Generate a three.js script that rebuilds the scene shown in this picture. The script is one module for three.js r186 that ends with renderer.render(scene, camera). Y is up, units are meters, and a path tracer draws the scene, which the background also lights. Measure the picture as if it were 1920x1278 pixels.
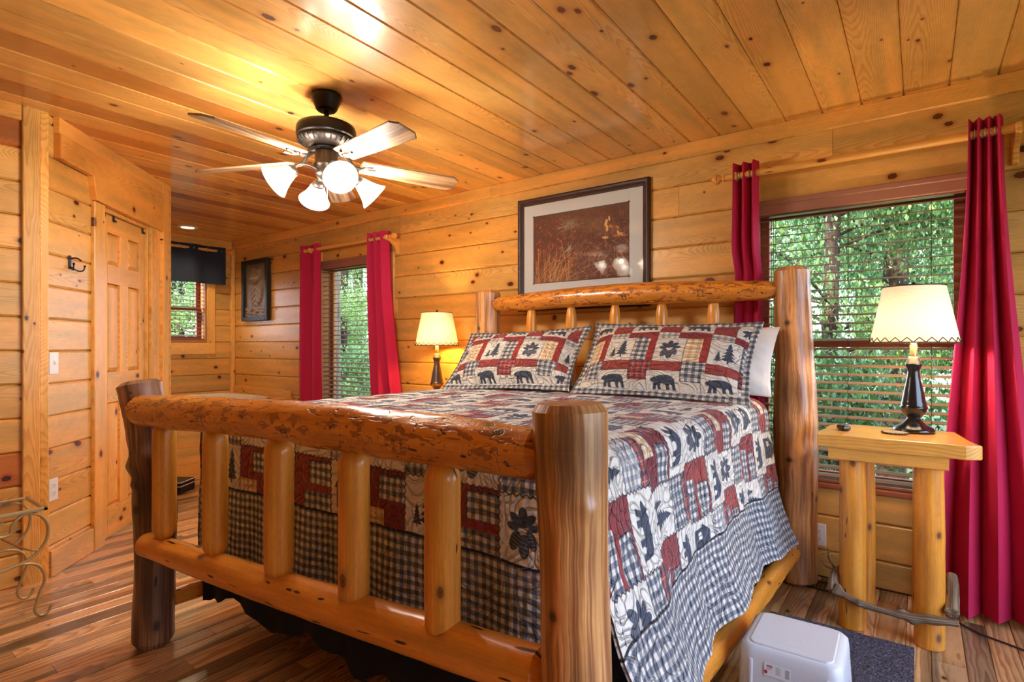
import * as THREE from 'three';
import { RoundedBoxGeometry } from 'three/addons/geometries/RoundedBoxGeometry.js';
import { mergeGeometries } from 'three/addons/utils/BufferGeometryUtils.js';
import { ImprovedNoise } from 'three/addons/math/ImprovedNoise.js';

// ---------------------------------------------------------------- camera, sky, sun, exposure
const scene = new THREE.Scene();
const camera = new THREE.PerspectiveCamera(63.18, 1920 / 1278, 0.05, 200);
camera.position.set(0, 1.22, 0);
camera.rotation.set(0, THREE.MathUtils.degToRad(36.3), 0);
camera.setViewOffset(1920, 1278, 0, -9, 1920, 1278);
const renderer = new THREE.WebGLRenderer({ antialias: true });
renderer.toneMapping = THREE.LinearToneMapping;
renderer.toneMappingExposure = 1.4;
renderer.shadowMap.enabled = true;
{ // hazy summer sky: air only
  const w = 256, h = 128, d = new Float32Array(w * h * 4);
  for (let j = 0; j < h; j++) {
    const up = Math.max(0, Math.sin(((j + 0.5) / h - 0.5) * Math.PI)), k = Math.pow(up, 0.55);
    const c = [0.88 - 0.36 * k, 0.98 - 0.24 * k, 1.14 + 0.02 * k];
    for (let i = 0; i < w; i++) { const o = (j * w + i) * 4; d[o] = c[0]; d[o + 1] = c[1]; d[o + 2] = c[2]; d[o + 3] = 1; }
  }
  const t = new THREE.DataTexture(d, w, h, THREE.RGBAFormat, THREE.FloatType);
  t.mapping = THREE.EquirectangularReflectionMapping; t.magFilter = THREE.LinearFilter; t.needsUpdate = true;
  scene.background = t; scene.environment = t; scene.environmentIntensity = 6; scene.backgroundIntensity = 6;
}
const sun = new THREE.DirectionalLight(0xfff0d8, 11);
sun.position.set(-9, 14, 8); sun.target.position.set(-1, 0, -9); sun.castShadow = true; sun.shadow.mapSize.set(2048, 2048);
Object.assign(sun.shadow.camera, { left: -22, right: 22, top: 22, bottom: -22, near: 1, far: 60 });
scene.add(sun, sun.target);

const FAN_I = 0.85, LAMP_R = 0.85, LAMP_L = 1.3; // candela of each fan bulb and of the two table lamps

// ---------------------------------------------------------------- random, noise
let seed = 7;
const rnd = () => { seed = (seed * 1664525 + 1013904223) >>> 0; return seed / 4294967296; };
const rr = (a, b) => a + (b - a) * rnd();
const reseed = (s) => { seed = s >>> 0; };
const PN = new ImprovedNoise();
const n3 = (x, y, z) => PN.noise(x, y, z);
const fbm3 = (x, y, z) => n3(x, y, z) + 0.5 * n3(x * 2.1, y * 2.1, z * 2.1) + 0.25 * n3(x * 4.3, y * 4.3, z * 4.3);
const HT = new Float32Array(65536);
for (let i = 0; i < 65536; i++) HT[i] = rnd();
// value noise, periodic in x with period px cells
const vn = (x, y, px, s = 0) => {
  const xi = Math.floor(x), yi = Math.floor(y); let fx = x - xi, fy = y - yi;
  fx = fx * fx * (3 - 2 * fx); fy = fy * fy * (3 - 2 * fy);
  const x0 = ((xi % px) + px) % px, x1 = (x0 + 1) % px;
  const h = (a, b) => HT[(a * 157 + b * 8191 + s * 3571) & 65535];
  const a = h(x0, yi), b = h(x1, yi), c = h(x0, yi + 1), e = h(x1, yi + 1);
  return (a + (b - a) * fx) * (1 - fy) + (c + (e - c) * fx) * fy;
};
const sst = (a, b, x) => { const t = Math.min(1, Math.max(0, (x - a) / (b - a))); return t * t * (3 - 2 * t); };
const mix = (a, b, t) => a + (b - a) * t;
const mix3 = (a, b, t) => [mix(a[0], b[0], t), mix(a[1], b[1], t), mix(a[2], b[2], t)];

function dataTex(w, h, fn, srgb = true) {
  const d = new Uint8Array(w * h * 4), out = [0, 0, 0];
  for (let j = 0; j < h; j++) for (let i = 0; i < w; i++) {
    const c = fn(i, j, out), o = (j * w + i) * 4;
    d[o] = c[0] < 0 ? 0 : c[0] > 255 ? 255 : c[0]; d[o + 1] = c[1] < 0 ? 0 : c[1] > 255 ? 255 : c[1]; d[o + 2] = c[2] < 0 ? 0 : c[2] > 255 ? 255 : c[2]; d[o + 3] = 255;
  }
  const t = new THREE.DataTexture(d, w, h, THREE.RGBAFormat);
  t.wrapS = t.wrapT = THREE.RepeatWrapping; t.magFilter = THREE.LinearFilter;
  if (srgb) t.colorSpace = THREE.SRGBColorSpace;
  t.needsUpdate = true; return t;
}
// sawn boards: 8 strips, each 3.2 m long (periodic) and 0.2 m wide
function boardAtlas(w, h, o) {
  const S = o.strips, sh = h / S, strips = [];
  for (let k = 0; k < S; k++) {
    const knots = [];
    const n = Math.round(rr(o.knots[0], o.knots[1]));
    for (let i = 0; i < n; i++) {
      const big = rnd() < o.big;
      knots.push({ x: rnd() * 3.2, y: rr(0.015, 0.185), r: big ? rr(0.009, 0.016) : rr(0.003, 0.007), e: rr(1.1, 1.9), t: rnd(), m: rr(-0.5, 0.5) });
    }
    strips.push({ y0: rr(-0.02, 0.22), d0: rr(0.015, 0.07), sp: rr(o.ring[0], o.ring[1]), s: k * 17 + o.seed, knots, tint: rr(0.95, 1.04), A: rr(0.03, 0.1) });
  }
  const mPerX = 3.2 / w, mPerY = 0.2 / sh;
  let cs = -1, row = null, colD = new Float32Array(w), colW = new Float32Array(w);
  return dataTex(w, h, (i, j, c) => {
    const k = Math.floor(j / sh), st = strips[k];
    if (k !== cs) { cs = k; for (let x = 0; x < w; x++) { const u = x / w; colD[x] = st.A * (vn(u * 5, st.s, 5, 1) - 0.5) * 1.6; colW[x] = 0.03 * (vn(u * 7, st.s + 3.5, 7, 2) - 0.5) + 0.006 * (vn(u * 40, st.s + 9.5, 40, 2) - 0.5); } }
    const x = i * mPerX, y = (j - k * sh) * mPerY;
    let ye = y, kn = 0, halo = 0, dark = 0, kt = 0;
    for (let a = 0; a < st.knots.length; a++) {
      const q = st.knots[a]; let dx = x - q.x; if (dx > 1.6) dx -= 3.2; else if (dx < -1.6) dx += 3.2;
      if (dx > 0.22 || dx < -0.22) continue;
      const dy = y - q.y, ex = dx / q.e, sy = dy - ex * 0, rho2 = ex * ex * 0.45 + sy * sy, r2 = q.r * q.r;
      ye -= dy * 0.9 * r2 / (rho2 + r2 * 0.55) * (dx < 0.2 && dx > -0.2 ? 1 - Math.abs(dx) / 0.22 : 0);
      const rho = Math.sqrt(ex * ex + sy * sy) / q.r * (1 + 0.25 * (vn(x * 300 + a, y * 300, 65536, 5) - 0.5));
      if (rho < 1) { kn = 1; kt = rho; dark = q.t; }
      const hl = Math.exp(-Math.max(0, rho - 1) * 1.6); if (hl > halo) halo = hl;
      // tail of a spike knot
      if (q.t > 0.8 && dx * Math.sign(q.m) > 0) { const tl = Math.exp(-Math.abs(dx) / 0.05) * Math.exp(-((sy - dx * q.m * 0.5) ** 2) / (r2 * 0.12)); if (tl * 0.7 > halo) halo = tl * 0.8; }
    }
    const ph = Math.sqrt((ye - st.y0 + colW[i]) ** 2 + (st.d0 + colD[i]) ** 2) / st.sp + 0.5 * (vn(x * 12.5, y * 90, 40, 6 + k) - 0.5);
    const p = ph - Math.floor(ph);
    let late = sst(0.3, 0.93, p) * (1 - sst(0.93, 1, p));
    const fib = vn(x * 40, y * 1600 + k * 31, 128, 3) - 0.5, fib2 = vn(x * 15, y * 500 + k * 11, 48, 8) - 0.5, broad = vn(x * 2.5, y * 22 + k * 7, 8, 4) - 0.5, fig = vn(x * 30, y * 60 + k * 5, 96, 9) - 0.5;
    const cc = mix3(o.early, o.late, late * o.con);
    let L = st.tint * (1 - (o.heart ?? 0) * sst(0.56, 0.72, vn(x * 1.25, y * 14 + k * 13, 4, 15)) + fib * 0.05 + fib2 * 0.05 + broad * 0.16 + fig * 0.05);
    let R = cc[0] * L, G = cc[1] * (L - broad * 0.06), B = cc[2] * (L - broad * 0.1);
    if (halo > 0.01 && !kn) { const f = halo * 0.55; R = mix(R, o.knot[0] * 1.25, f); G = mix(G, o.knot[1] * 1.2, f); B = mix(B, o.knot[2], f); }
    if (kn) {
      const ring = 0.85 + 0.22 * Math.sin(kt * 14 + dark * 6), rim = sst(0.72, 0.98, kt) * (0.35 + 0.5 * dark);
      const f = (0.75 + 0.35 * (1 - dark)) * ring * (1 - rim);
      R = o.knot[0] * f; G = o.knot[1] * f; B = o.knot[2] * f;
    }
    c[0] = R; c[1] = G; c[2] = B; return c;
  });
}
reseed(11);
const texPine = boardAtlas(2048, 2048, { strips: 8, knots: [5, 9], big: 0.4, ring: [0.0035, 0.007], early: [238, 184, 100], late: [216, 150, 68], con: 0.75, knot: [122, 62, 26], seed: 3 });
const texFloor = boardAtlas(2048, 2048, { strips: 16, knots: [1, 3], big: 0.12, ring: [0.009, 0.02], early: [226, 182, 130], late: [182, 130, 82], con: 1.0, knot: [84, 50, 30], seed: 21, heart: 0.34 });
// peeled logs: u runs round the log, v runs 1 m along it
function logTex(w, h, o) {
  const dashes = [], knots = [];
  for (let i = 0; i < o.dashes; i++) dashes.push({ u: rnd(), v: rnd(), a: rr(0.006, 0.018) * (o.small ?? 0.8), b: rr(0.012, 0.03) * (o.small ?? 0.8) * (rnd() < 0.25 ? 1.8 : 1), m: rr(-0.6, 0.6) });
  for (let i = 0; i < o.knots; i++) knots.push({ u: rnd(), v: rnd(), r: rr(0.006, 0.016) });
  return dataTex(w, h, (i, j, c) => {
    const u = i / w, v = j / h, wob = 0.02 * (vn(v * 6, u * 3, 6, 31) - 0.5) + 0.012 * (vn(v * 17, u * 5, 17, 37) - 0.5);
    const st = (vn((u + wob) * 64, v * 5 + o.seed, 64, 1) - 0.5) * 0.6 + (vn((u + wob) * 160, v * 9 + o.seed, 160, 2) - 0.5) * 0.5 + (vn((u + wob) * 24, v * 3 + o.seed, 24, 3) - 0.5) * 0.8;
    const bl = vn(u * 9, v * 6 + o.seed, 9, 4), bl2 = vn(u * 26, v * 20 + o.seed, 26, 7), bl3 = vn(u * 70, v * 60 + o.seed, 70, 8);
    const t = sst(-0.45, 0.55, st);
    let col = mix3(o.a, o.b, t * o.streak);
    const L = 1 + (bl - 0.5) * o.blotch + (bl3 - 0.5) * 0.06;
    col[0] *= L; col[1] *= L; col[2] *= L;
    if (o.patch) { const pv = bl * 0.4 + bl2 * 0.6 + (bl3 - 0.5) * 0.5, f = sst(1 - o.patch - 0.02, 1 - o.patch + 0.03, pv); col = mix3(col, o.p, f * 0.85); }
    if (o.squiggle) { const q = Math.abs(vn(u * 30 + 3 * bl2, v * 64 + o.seed, 30, 12) - 0.5), g = vn(u * 20, v * 34, 20, 14); const f = (1 - sst(0.01, 0.04, q)) * sst(0.42, 0.6, g) * o.squiggle; col = mix3(col, o.k, f); }
    let dk = 0;
    for (const d of dashes) { let du = Math.abs(u - d.u); if (du > 0.5) du = 1 - du; let dv = v - d.v; if (dv > 0.5) dv -= 1; if (dv < -0.5) dv += 1; if (Math.abs(dv) > 0.12 || du > 0.1) continue; du = u - d.u - dv * d.m * 0.4; if (du > 0.5) du -= 1; if (du < -0.5) du += 1; const e = (du / d.a) ** 2 + (dv / d.b) ** 2; dk = Math.max(dk, 1 - sst(0.55, 1.1, e * (0.8 + 0.5 * bl3))); }
    for (const d of knots) { let du = u - d.u; if (du > 0.5) du -= 1; if (du < -0.5) du += 1; let dv = v - d.v; if (dv > 0.5) dv -= 1; if (dv < -0.5) dv += 1; const e = Math.sqrt((du * 0.42 / d.r) ** 2 + (dv / (d.r * 1.3)) ** 2); dk = Math.max(dk, e < 1 ? 0.9 - 0.35 * sst(0.2, 0.7, e) * (1 - sst(0.7, 0.95, e)) : 0.4 * Math.exp(-(e - 1) * 1.5)); }
    col = mix3(col, o.k, dk);
    c[0] = col[0]; c[1] = col[1]; c[2] = col[2]; return c;
  });
}
reseed(42);
const mirrored = (t) => { t.wrapT = THREE.MirroredRepeatWrapping; return t; };
const texLogGold = mirrored(logTex(512, 1024, { a: [236, 162, 58], b: [208, 124, 34], streak: 0.7, blotch: 0.16, dashes: 5, knots: 5, k: [74, 36, 16], seed: 3 }));
const texLogRail = mirrored(logTex(512, 1024, { a: [230, 150, 52], b: [200, 112, 30], streak: 0.6, blotch: 0.2, dashes: 26, knots: 6, patch: 0.34, p: [158, 86, 34], squiggle: 0.85, small: 0.5, k: [60, 28, 16], seed: 23 }));
const texLogDash = mirrored(logTex(512, 1024, { a: [232, 152, 52], b: [204, 116, 32], streak: 0.5, blotch: 0.2, dashes: 22, knots: 3, k: [58, 26, 16], seed: 33 }));
const texLogPost = mirrored(logTex(512, 1024, { a: [200, 146, 88], b: [136, 86, 48], streak: 1.0, blotch: 0.5, dashes: 2, knots: 3, patch: 0, p: [132, 84, 50], k: [50, 28, 18], seed: 57 }));
const texLogGrey = mirrored(logTex(512, 1024, { a: [150, 110, 80], b: [82, 56, 42], streak: 1.0, blotch: 0.8, dashes: 4, knots: 7, patch: 0.1, p: [78, 54, 42], k: [36, 22, 16], seed: 71 }));
const texTwig = mirrored(logTex(256, 512, { a: [168, 144, 112], b: [96, 76, 56], streak: 1.0, blotch: 0.5, dashes: 6, knots: 6, k: [60, 48, 40], seed: 83 }));
const texOak = logTex(512, 512, { a: [206, 172, 132], b: [120, 84, 54], streak: 1.0, blotch: 0.15, dashes: 0, knots: 0, k: [40, 20, 10], seed: 91 });

// cloth bump: meandering quilting stitches and puckers
const texQuiltBump = dataTex(1024, 1024, (i, j, c) => {
  const u = i / 1024, v = j / 1024, w1 = vn(u * 10, v * 10, 10, 41), w2 = vn(u * 12 + 5, v * 12, 12, 42);
  const q = Math.abs(Math.sin((u * 16 + w1 * 3.2) * Math.PI) * Math.cos((v * 16 + w2 * 3.2) * Math.PI));
  const pk = 0.5 * vn(u * 90 + w1 * 4, v * 40, 90, 43) + 0.5 * vn(u * 50, v * 110 + w2 * 4, 50, 47), fine = vn(u * 256, v * 256, 256, 44);
  const h = 255 * (0.5 * sst(0.0, 0.35, q) + 0.44 * pk + 0.06 * fine); c[0] = c[1] = c[2] = h; return c;
}, false);
const texNoise = dataTex(512, 512, (i, j, c) => {
  const u = i / 512, v = j / 512, h = 255 * (0.35 * vn(u * 40, v * 40, 40, 51) + 0.35 * vn(u * 110, v * 110, 110, 52) + 0.3 * vn(u * 250, v * 250, 250, 53)); c[0] = c[1] = c[2] = h; return c;
}, false);
const texWeave = dataTex(256, 256, (i, j, c) => { const h = 128 + 70 * Math.sin(i * Math.PI / 2) * (j % 4 < 2 ? 1 : -1) + 50 * (vn(i / 4, j / 8, 64, 61) - 0.5); c[0] = c[1] = c[2] = h; return c; }, false);
const texCarpet = dataTex(512, 512, (i, j, c) => { const a = vn(i / 3, j / 3, 171, 63), b = vn(i / 9, j / 9, 57, 64), L = 0.5 + 0.9 * a * (0.6 + 0.8 * b); c[0] = 98 * L; c[1] = 92 * L; c[2] = 104 * L; return c; });

// ---------------------------------------------------------------- canvas prints
const canvas = (w, h) => { const cv = document.createElement('canvas'); cv.width = w; cv.height = h; return [cv, cv.getContext('2d')]; };
const canvasTex = (cv) => { const t = new THREE.CanvasTexture(cv); t.colorSpace = THREE.SRGBColorSpace; t.magFilter = THREE.LinearFilter; return t; };
const BEAR = [[.03, .52], [.07, .42], [.15, .36], [.19, .29], [.24, .34], [.34, .26], [.5, .23], [.7, .24], [.86, .31], [.94, .45], [.95, .6], [.97, .85], [.99, .92], [.86, .92], [.85, .75], [.78, .67], [.73, .8], [.76, .92], [.63, .92], [.61, .7], [.45, .68], [.42, .8], [.44, .92], [.31, .92], [.3, .72], [.26, .78], [.23, .92], [.1, .92], [.15, .75], [.18, .62], [.09, .6]];
function poly(g, pts, x, y, w, h) { g.beginPath(); pts.forEach(([a, b], i) => (i ? g.lineTo(x + a * w, y + b * h) : g.moveTo(x + a * w, y + b * h))); g.closePath(); g.fill(); }
function pineTree(g, cx, base, h) {
  g.fillRect(cx - h * 0.03, base - h * 0.2, h * 0.06, h * 0.2);
  for (let k = 0; k < 5; k++) { const y0 = base - h * (0.14 + 0.16 * k), w = h * (0.3 - 0.05 * k), t = h * 0.26; g.beginPath(); g.moveTo(cx, y0 - t); g.lineTo(cx + w, y0); g.lineTo(cx + w * 0.62, y0 - t * 0.08); g.lineTo(cx + w * 0.35, y0 + t * 0.08); g.lineTo(cx, y0 - t * 0.05); g.lineTo(cx - w * 0.35, y0 + t * 0.08); g.lineTo(cx - w * 0.62, y0 - t * 0.08); g.lineTo(cx - w, y0); g.closePath(); g.fill(); }
}
function motif(g, kind, x, y, w, h, ink) {
  g.fillStyle = ink;
  if (kind === 0) poly(g, BEAR, x + w * 0.1, y + h * 0.12, w * 0.8, h * 0.72);
  else if (kind === 1) { pineTree(g, x + w * 0.62, y + h * 0.88, h * 0.78); pineTree(g, x + w * 0.3, y + h * 0.88, h * 0.42); }
  else if (kind === 2) { // leafy sprig with three hanging cones
    for (const [a, b, r, t] of [[.33, .66, .15, .35], [.52, .72, .16, 0], [.68, .62, .14, -.4]]) { g.save(); g.translate(x + a * w, y + b * h); g.rotate(t); g.beginPath(); g.ellipse(0, 0, r * w * 0.72, r * h * 1.05, 0, 0, 7); g.fill(); g.strokeStyle = 'rgba(228,223,212,0.55)'; g.lineWidth = Math.max(1, w * 0.012); for (let k = -2; k <= 2; k++) { g.beginPath(); g.moveTo(-r * w * 0.6, k * r * h * 0.36); g.lineTo(r * w * 0.6, k * r * h * 0.36 + r * h * 0.18); g.stroke(); } g.restore(); }
    for (const [a, b, r, t] of [[.5, .3, .2, 1.6], [.36, .36, .17, .7], [.64, .34, .17, 2.4], [.28, .46, .13, .2], [.74, .44, .13, 2.9]]) { g.save(); g.translate(x + a * w, y + b * h); g.rotate(t); g.beginPath(); g.ellipse(0, 0, r * w, r * h * 0.42, 0, 0, 7); g.fill(); g.restore(); }
  } else { // cabin
    poly(g, [[.18, .86], [.18, .5], [.1, .5], [.34, .2], [.7, .2], [.9, .5], [.82, .5], [.82, .86]], x, y, w, h);
    g.fillRect(x + w * 0.6, y + h * 0.08, w * 0.1, h * 0.2); g.fillStyle = '#e9e2d2'; g.fillRect(x + w * 0.28, y + h * 0.54, w * 0.16, h * 0.14); g.fillStyle = ink; g.fillRect(x + w * 0.35, y + h * 0.54, w * 0.015, h * 0.14);
  }
}
function gingham(g, x, y, w, h, c, ink, ground) {
  g.save(); g.beginPath(); g.rect(x, y, w, h); g.clip(); g.fillStyle = ground; g.fillRect(x, y, w, h);
  g.fillStyle = ink; g.globalAlpha = 0.52;
  for (let a = Math.floor(x / (2 * c)) * 2 * c; a < x + w; a += 2 * c) g.fillRect(a, y, c, h);
  for (let b = Math.floor(y / (2 * c)) * 2 * c; b < y + h; b += 2 * c) g.fillRect(x, b, w, c);
  g.globalAlpha = 0.5;
  for (let a = Math.floor(x / (2 * c)) * 2 * c; a < x + w; a += 2 * c) for (let b = Math.floor(y / (2 * c)) * 2 * c; b < y + h; b += 2 * c) g.fillRect(a, b, c, c);
  g.globalAlpha = 0.35; g.strokeStyle = ground; g.lineWidth = 1;
  for (let q = -h; q < w; q += 5) { g.beginPath(); g.moveTo(x + q, y + h); g.lineTo(x + q + h, y); g.stroke(); }
  g.restore();
}
function plaid(g, x, y, w, h, base, line) {
  g.save(); g.beginPath(); g.rect(x, y, w, h); g.clip(); g.fillStyle = base; g.fillRect(x, y, w, h); g.globalAlpha = 0.55;
  for (let a = 4; a < w; a += 34) { g.fillStyle = line; g.fillRect(x + a, y, 9, h); g.fillStyle = '#e8d8c4'; g.fillRect(x + a + 17, y, 2, h); }
  for (let b = 4; b < h; b += 34) { g.fillStyle = line; g.fillRect(x, y + b, w, 9); g.fillStyle = '#e8d8c4'; g.fillRect(x, y + b + 17, w, 2); }
  g.restore();
}
function redPatch(g, x, y, w, h, base) {
  g.save(); g.beginPath(); g.rect(x, y, w, h); g.clip(); g.fillStyle = base; g.fillRect(x, y, w, h);
  for (let k = 0; k < w * h / 90; k++) { g.fillStyle = rnd() < 0.5 ? 'rgba(60,14,22,0.35)' : 'rgba(205,90,85,0.28)'; g.fillRect(x + rnd() * w, y + rnd() * h, 2 + rnd() * 5, 2); }
  g.restore();
}
function seam(g, x, y, w, h) { // ragged blanket-stitched edge
  g.strokeStyle = 'rgba(34,30,36,0.85)'; g.lineWidth = 2;
  const zig = (x0, y0, x1, y1) => { const L = Math.hypot(x1 - x0, y1 - y0), n = Math.max(2, Math.round(L / 7)); g.beginPath(); g.moveTo(x0, y0); for (let k = 1; k <= n; k++) { const t = k / n, o = (k % 2 ? 1 : -1) * 2.4; g.lineTo(x0 + (x1 - x0) * t + (y1 === y0 ? 0 : o), y0 + (y1 - y0) * t + (y1 === y0 ? o : 0)); } g.stroke(); };
  zig(x, y, x + w, y); zig(x, y, x, y + h);
}
const NAVY = '#323b52', CREAM = '#e4dfd4', REDS = ['#8c3a3c', '#99443f', '#7c3034'], TAN = '#c79a62';
function patchwork(g, W, H, px) { // px = pixels per metre; rows are laid from the bottom edge H upwards
  const CW = 0.355 * px, CH = 0.345 * px, G = 0.014 * px, ink = '#424a5a';
  for (let j = 0; j * CH < H + CH; j++) for (let i = -1; i * CW < W + CW; i++) {
    const x = i * CW + (j & 1 ? CW * 0.5 : 0), y = H - (j + 1) * CH, r = (a) => REDS[((i * 7 + j * 5 + a) % 3 + 3) % 3];
    const R = (a, b, w, h) => [x + a * px, y + b * px, w * px, h * px], low = ((i + j * 2) % 3 + 3) % 3;
    g.fillStyle = CREAM; g.fillRect(...R(0, 0, 0.2, 0.165)); motif(g, (i + j) % 5 === 0 ? 2 : 0, ...R(0.005, 0, 0.19, 0.165), ink);
    plaid(g, ...R(0.2, 0, 0.155, 0.055), '#a5504a', NAVY); gingham(g, ...R(0.2, 0.05, 0.155, 0.115), G, (i + j) % 3 === 0 ? '#7d8290' : NAVY, CREAM);
    redPatch(g, ...R(0, 0.165, 0.2, 0.18), r(1));
    gingham(g, ...R(0.085, 0.18, 0.115, 0.08), G, NAVY, CREAM); seam(g, ...R(0.085, 0.18, 0.115, 0.08));
    if ((i + j) & 1) gingham(g, ...R(0.06, 0.285, 0.14, 0.06), G, NAVY, CREAM); else gingham(g, ...R(0, 0.29, 0.11, 0.055), G, TAN, '#efe6d4');
    g.fillStyle = CREAM; g.fillRect(...R(0.2, 0.165, 0.155, 0.18)); motif(g, [3, 1, 2][low], ...R(0.205, 0.168, 0.145, 0.175), ink);
    seam(g, ...R(0, 0, 0.2, 0.165)); seam(g, ...R(0.2, 0.05, 0.155, 0.115)); seam(g, ...R(0, 0.165, 0.2, 0.18)); seam(g, ...R(0.2, 0.165, 0.155, 0.18));
  }
}
reseed(77);
const QW = 3.2, QL = 2.515;
const texQuilt = (() => {
  const px = 2048 / QW, h = Math.round(QL * px), [cv, g] = canvas(2048, h), B = 0.3 * px;
  gingham(g, 0, 0, 2048, h, 0.014 * px, NAVY, CREAM);
  g.save(); g.beginPath(); g.rect(B, 0, 2048 - 2 * B, h - B); g.clip(); g.translate(B, 0); patchwork(g, 2048, h - B, px); g.restore();
  g.strokeStyle = '#20242e'; g.lineWidth = 5; g.strokeRect(B, -10, 2048 - 2 * B, h - B + 10);
  return canvasTex(cv);
})();
function shamTex(variant) {
  const px = 1180, [cv, g] = canvas(1024, 640), ink = '#474e5d';
  gingham(g, 0, 0, 1024, 640, 20, NAVY, CREAM);
  g.save(); g.beginPath(); g.rect(44, 44, 936, 552); g.clip();
  g.fillStyle = CREAM; g.fillRect(0, 0, 1024, 640);
  const cell = 300, sh = variant ? -110 : 10;
  for (let i = -1; i < 5; i++) {
    const x = i * cell + sh;
    redPatch(g, x, 40, 130, 150, REDS[1]); g.fillStyle = CREAM; g.fillRect(x + 120, 40, 180, 150); motif(g, 0, x + 120, 40, 180, 150, ink); seam(g, x + 120, 40, 180, 150);
    redPatch(g, x + 120, 180, 180, 55, REDS[0]); gingham(g, x, 185, 120, 50, 17, '#7f828a', CREAM);
    g.fillStyle = CREAM; g.fillRect(x, 235, 170, 190); motif(g, i & 1 ? 1 : 2, x, 235, 170, 190, ink); seam(g, x, 235, 170, 190);
    if (i & 1) gingham(g, x + 170, 235, 90, 190, 19, NAVY, CREAM); else gingham(g, x + 170, 235, 90, 190, 19, '#cf9d5f', '#f0e6d2');
    seam(g, x + 170, 235, 90, 190); redPatch(g, x + 260, 215, 44, 215, '#a63b36');
    redPatch(g, x, 425, 170, 80, REDS[1]); if (i & 1) plaid(g, x + 170, 425, 130, 120, '#b8473f', NAVY); else gingham(g, x + 170, 425, 130, 120, 18, NAVY, CREAM);
    g.fillStyle = CREAM; g.fillRect(x - 20, 490, 190, 110); motif(g, 0, x - 20, 480, 190, 130, ink); seam(g, x - 20, 490, 190, 110); seam(g, x + 170, 425, 130, 120);
  }
  g.restore(); return canvasTex(cv);
}
const texSham = [shamTex(0), shamTex(1)];
const texPrint = (() => { // autumn undergrowth print
  const [cv, g] = canvas(1024, 660);
  g.fillStyle = '#5e3a2e'; g.fillRect(0, 0, 1024, 660);
  for (let k = 0; k < 900; k++) { const x = rnd() * 1024, y = rnd() * 660, f = Math.min(1, Math.max(0, (x / 1024 + y / 660 - 0.75) * 1.3)); const c = mix3([104, 54, 44], [178, 140, 114], f * rr(0.3, 1)); const d = rr(0.6, 1.35); g.fillStyle = `rgba(${c[0] * d | 0},${c[1] * d | 0},${c[2] * d | 0},0.45)`; g.save(); g.translate(x, y); g.rotate(rnd() * 3.1); g.fillRect(-rr(10, 50), -4, rr(20, 90), rr(4, 14)); g.restore(); }
  for (let k = 0; k < 150; k++) { const x = rr(0, 480), y = rr(40, 560), s = rr(6, 20); g.save(); g.translate(x, y); g.rotate(rnd() * 6); g.fillStyle = ['#a8452c', '#8c3326', '#6e2a24', '#c26a3c'][k % 4]; g.globalAlpha = 0.7; g.beginPath(); g.ellipse(0, 0, s, s * 0.45, 0, 0, 7); g.fill(); g.restore(); }
  g.lineCap = 'round';
  const blade = (x, y, dx, h, c, w) => { g.strokeStyle = c; g.lineWidth = w; g.beginPath(); g.moveTo(x, y); g.quadraticCurveTo(x + dx * 0.2, y - h * 0.7, x + dx, y - h); g.stroke(); };
  for (let k = 0; k < 130; k++) blade(rr(0, 420), 660, rr(-60, 260), rr(60, 380), ['#d09a58', '#e2b878', '#a8683a', '#8a4a2c'][k % 4], rr(1, 3));
  for (let k = 0; k < 110; k++) { const x = 380 + rr(-40, 80), y = 110 + rr(-30, 60), t = rr(0, 6.3), L = rr(40, 130); g.strokeStyle = ['#8d8468', '#6a5a48', '#a89c7c'][k % 3]; g.lineWidth = 1.6; g.beginPath(); g.moveTo(x, y); g.lineTo(x + L * Math.cos(t), y + L * 0.6 * Math.sin(t)); g.stroke(); }
  for (let k = 0; k < 10; k++) { g.save(); g.translate(rr(780, 980), rr(110, 290)); g.rotate(rnd() * 6); g.fillStyle = k % 3 ? '#c99a62' : '#a9643a'; g.beginPath(); g.ellipse(0, 0, rr(18, 36), rr(9, 16), 0, 0, 7); g.fill(); g.restore(); }
  for (let k = 0; k < 120; k++) blade(rr(420, 1000), rr(360, 660), rr(-120, 120), rr(20, 120), ['#8a6a54', '#b08a70', '#6a4638'][k % 3], 1.5);
  g.fillStyle = '#8fa0a0'; g.globalAlpha = 0.8; g.beginPath(); g.moveTo(330, 400); g.lineTo(430, 310); g.lineTo(420, 360); g.closePath(); g.fill();
  return canvasTex(cv);
})();
const texSticker = (() => {
  const [cv, g] = canvas(512, 256); g.fillStyle = '#eef0f3'; g.fillRect(0, 0, 512, 256);
  g.fillStyle = '#b3232c'; g.beginPath(); g.roundRect(40, 40, 130, 44, 22); g.fill(); g.fillStyle = '#fff'; g.font = 'bold 22px sans-serif'; g.textAlign = 'center'; g.fillText('Rubbermaid', 105, 70);
  g.fillStyle = '#555'; for (let k = 0; k < 4; k++) g.fillRect(40, 98 + k * 12, 120 - k * 14, 4);
  g.fillStyle = '#b3232c'; g.beginPath(); g.moveTo(4, 150); g.lineTo(50, 150); g.lineTo(70, 180); g.lineTo(50, 215); g.lineTo(4, 215); g.closePath(); g.fill();
  g.fillStyle = '#666'; for (let k = 0; k < 9; k++) g.fillRect(220, 40 + k * 18, 90 + 50 * ((k * 7) % 3 - 1) * 0.4, 6);
  g.fillStyle = '#222'; for (let k = 0; k < 22; k++) g.fillRect(400, 40 + k * 8, 80, 2 + (k * 5) % 4);
  return canvasTex(cv);
})();

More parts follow.
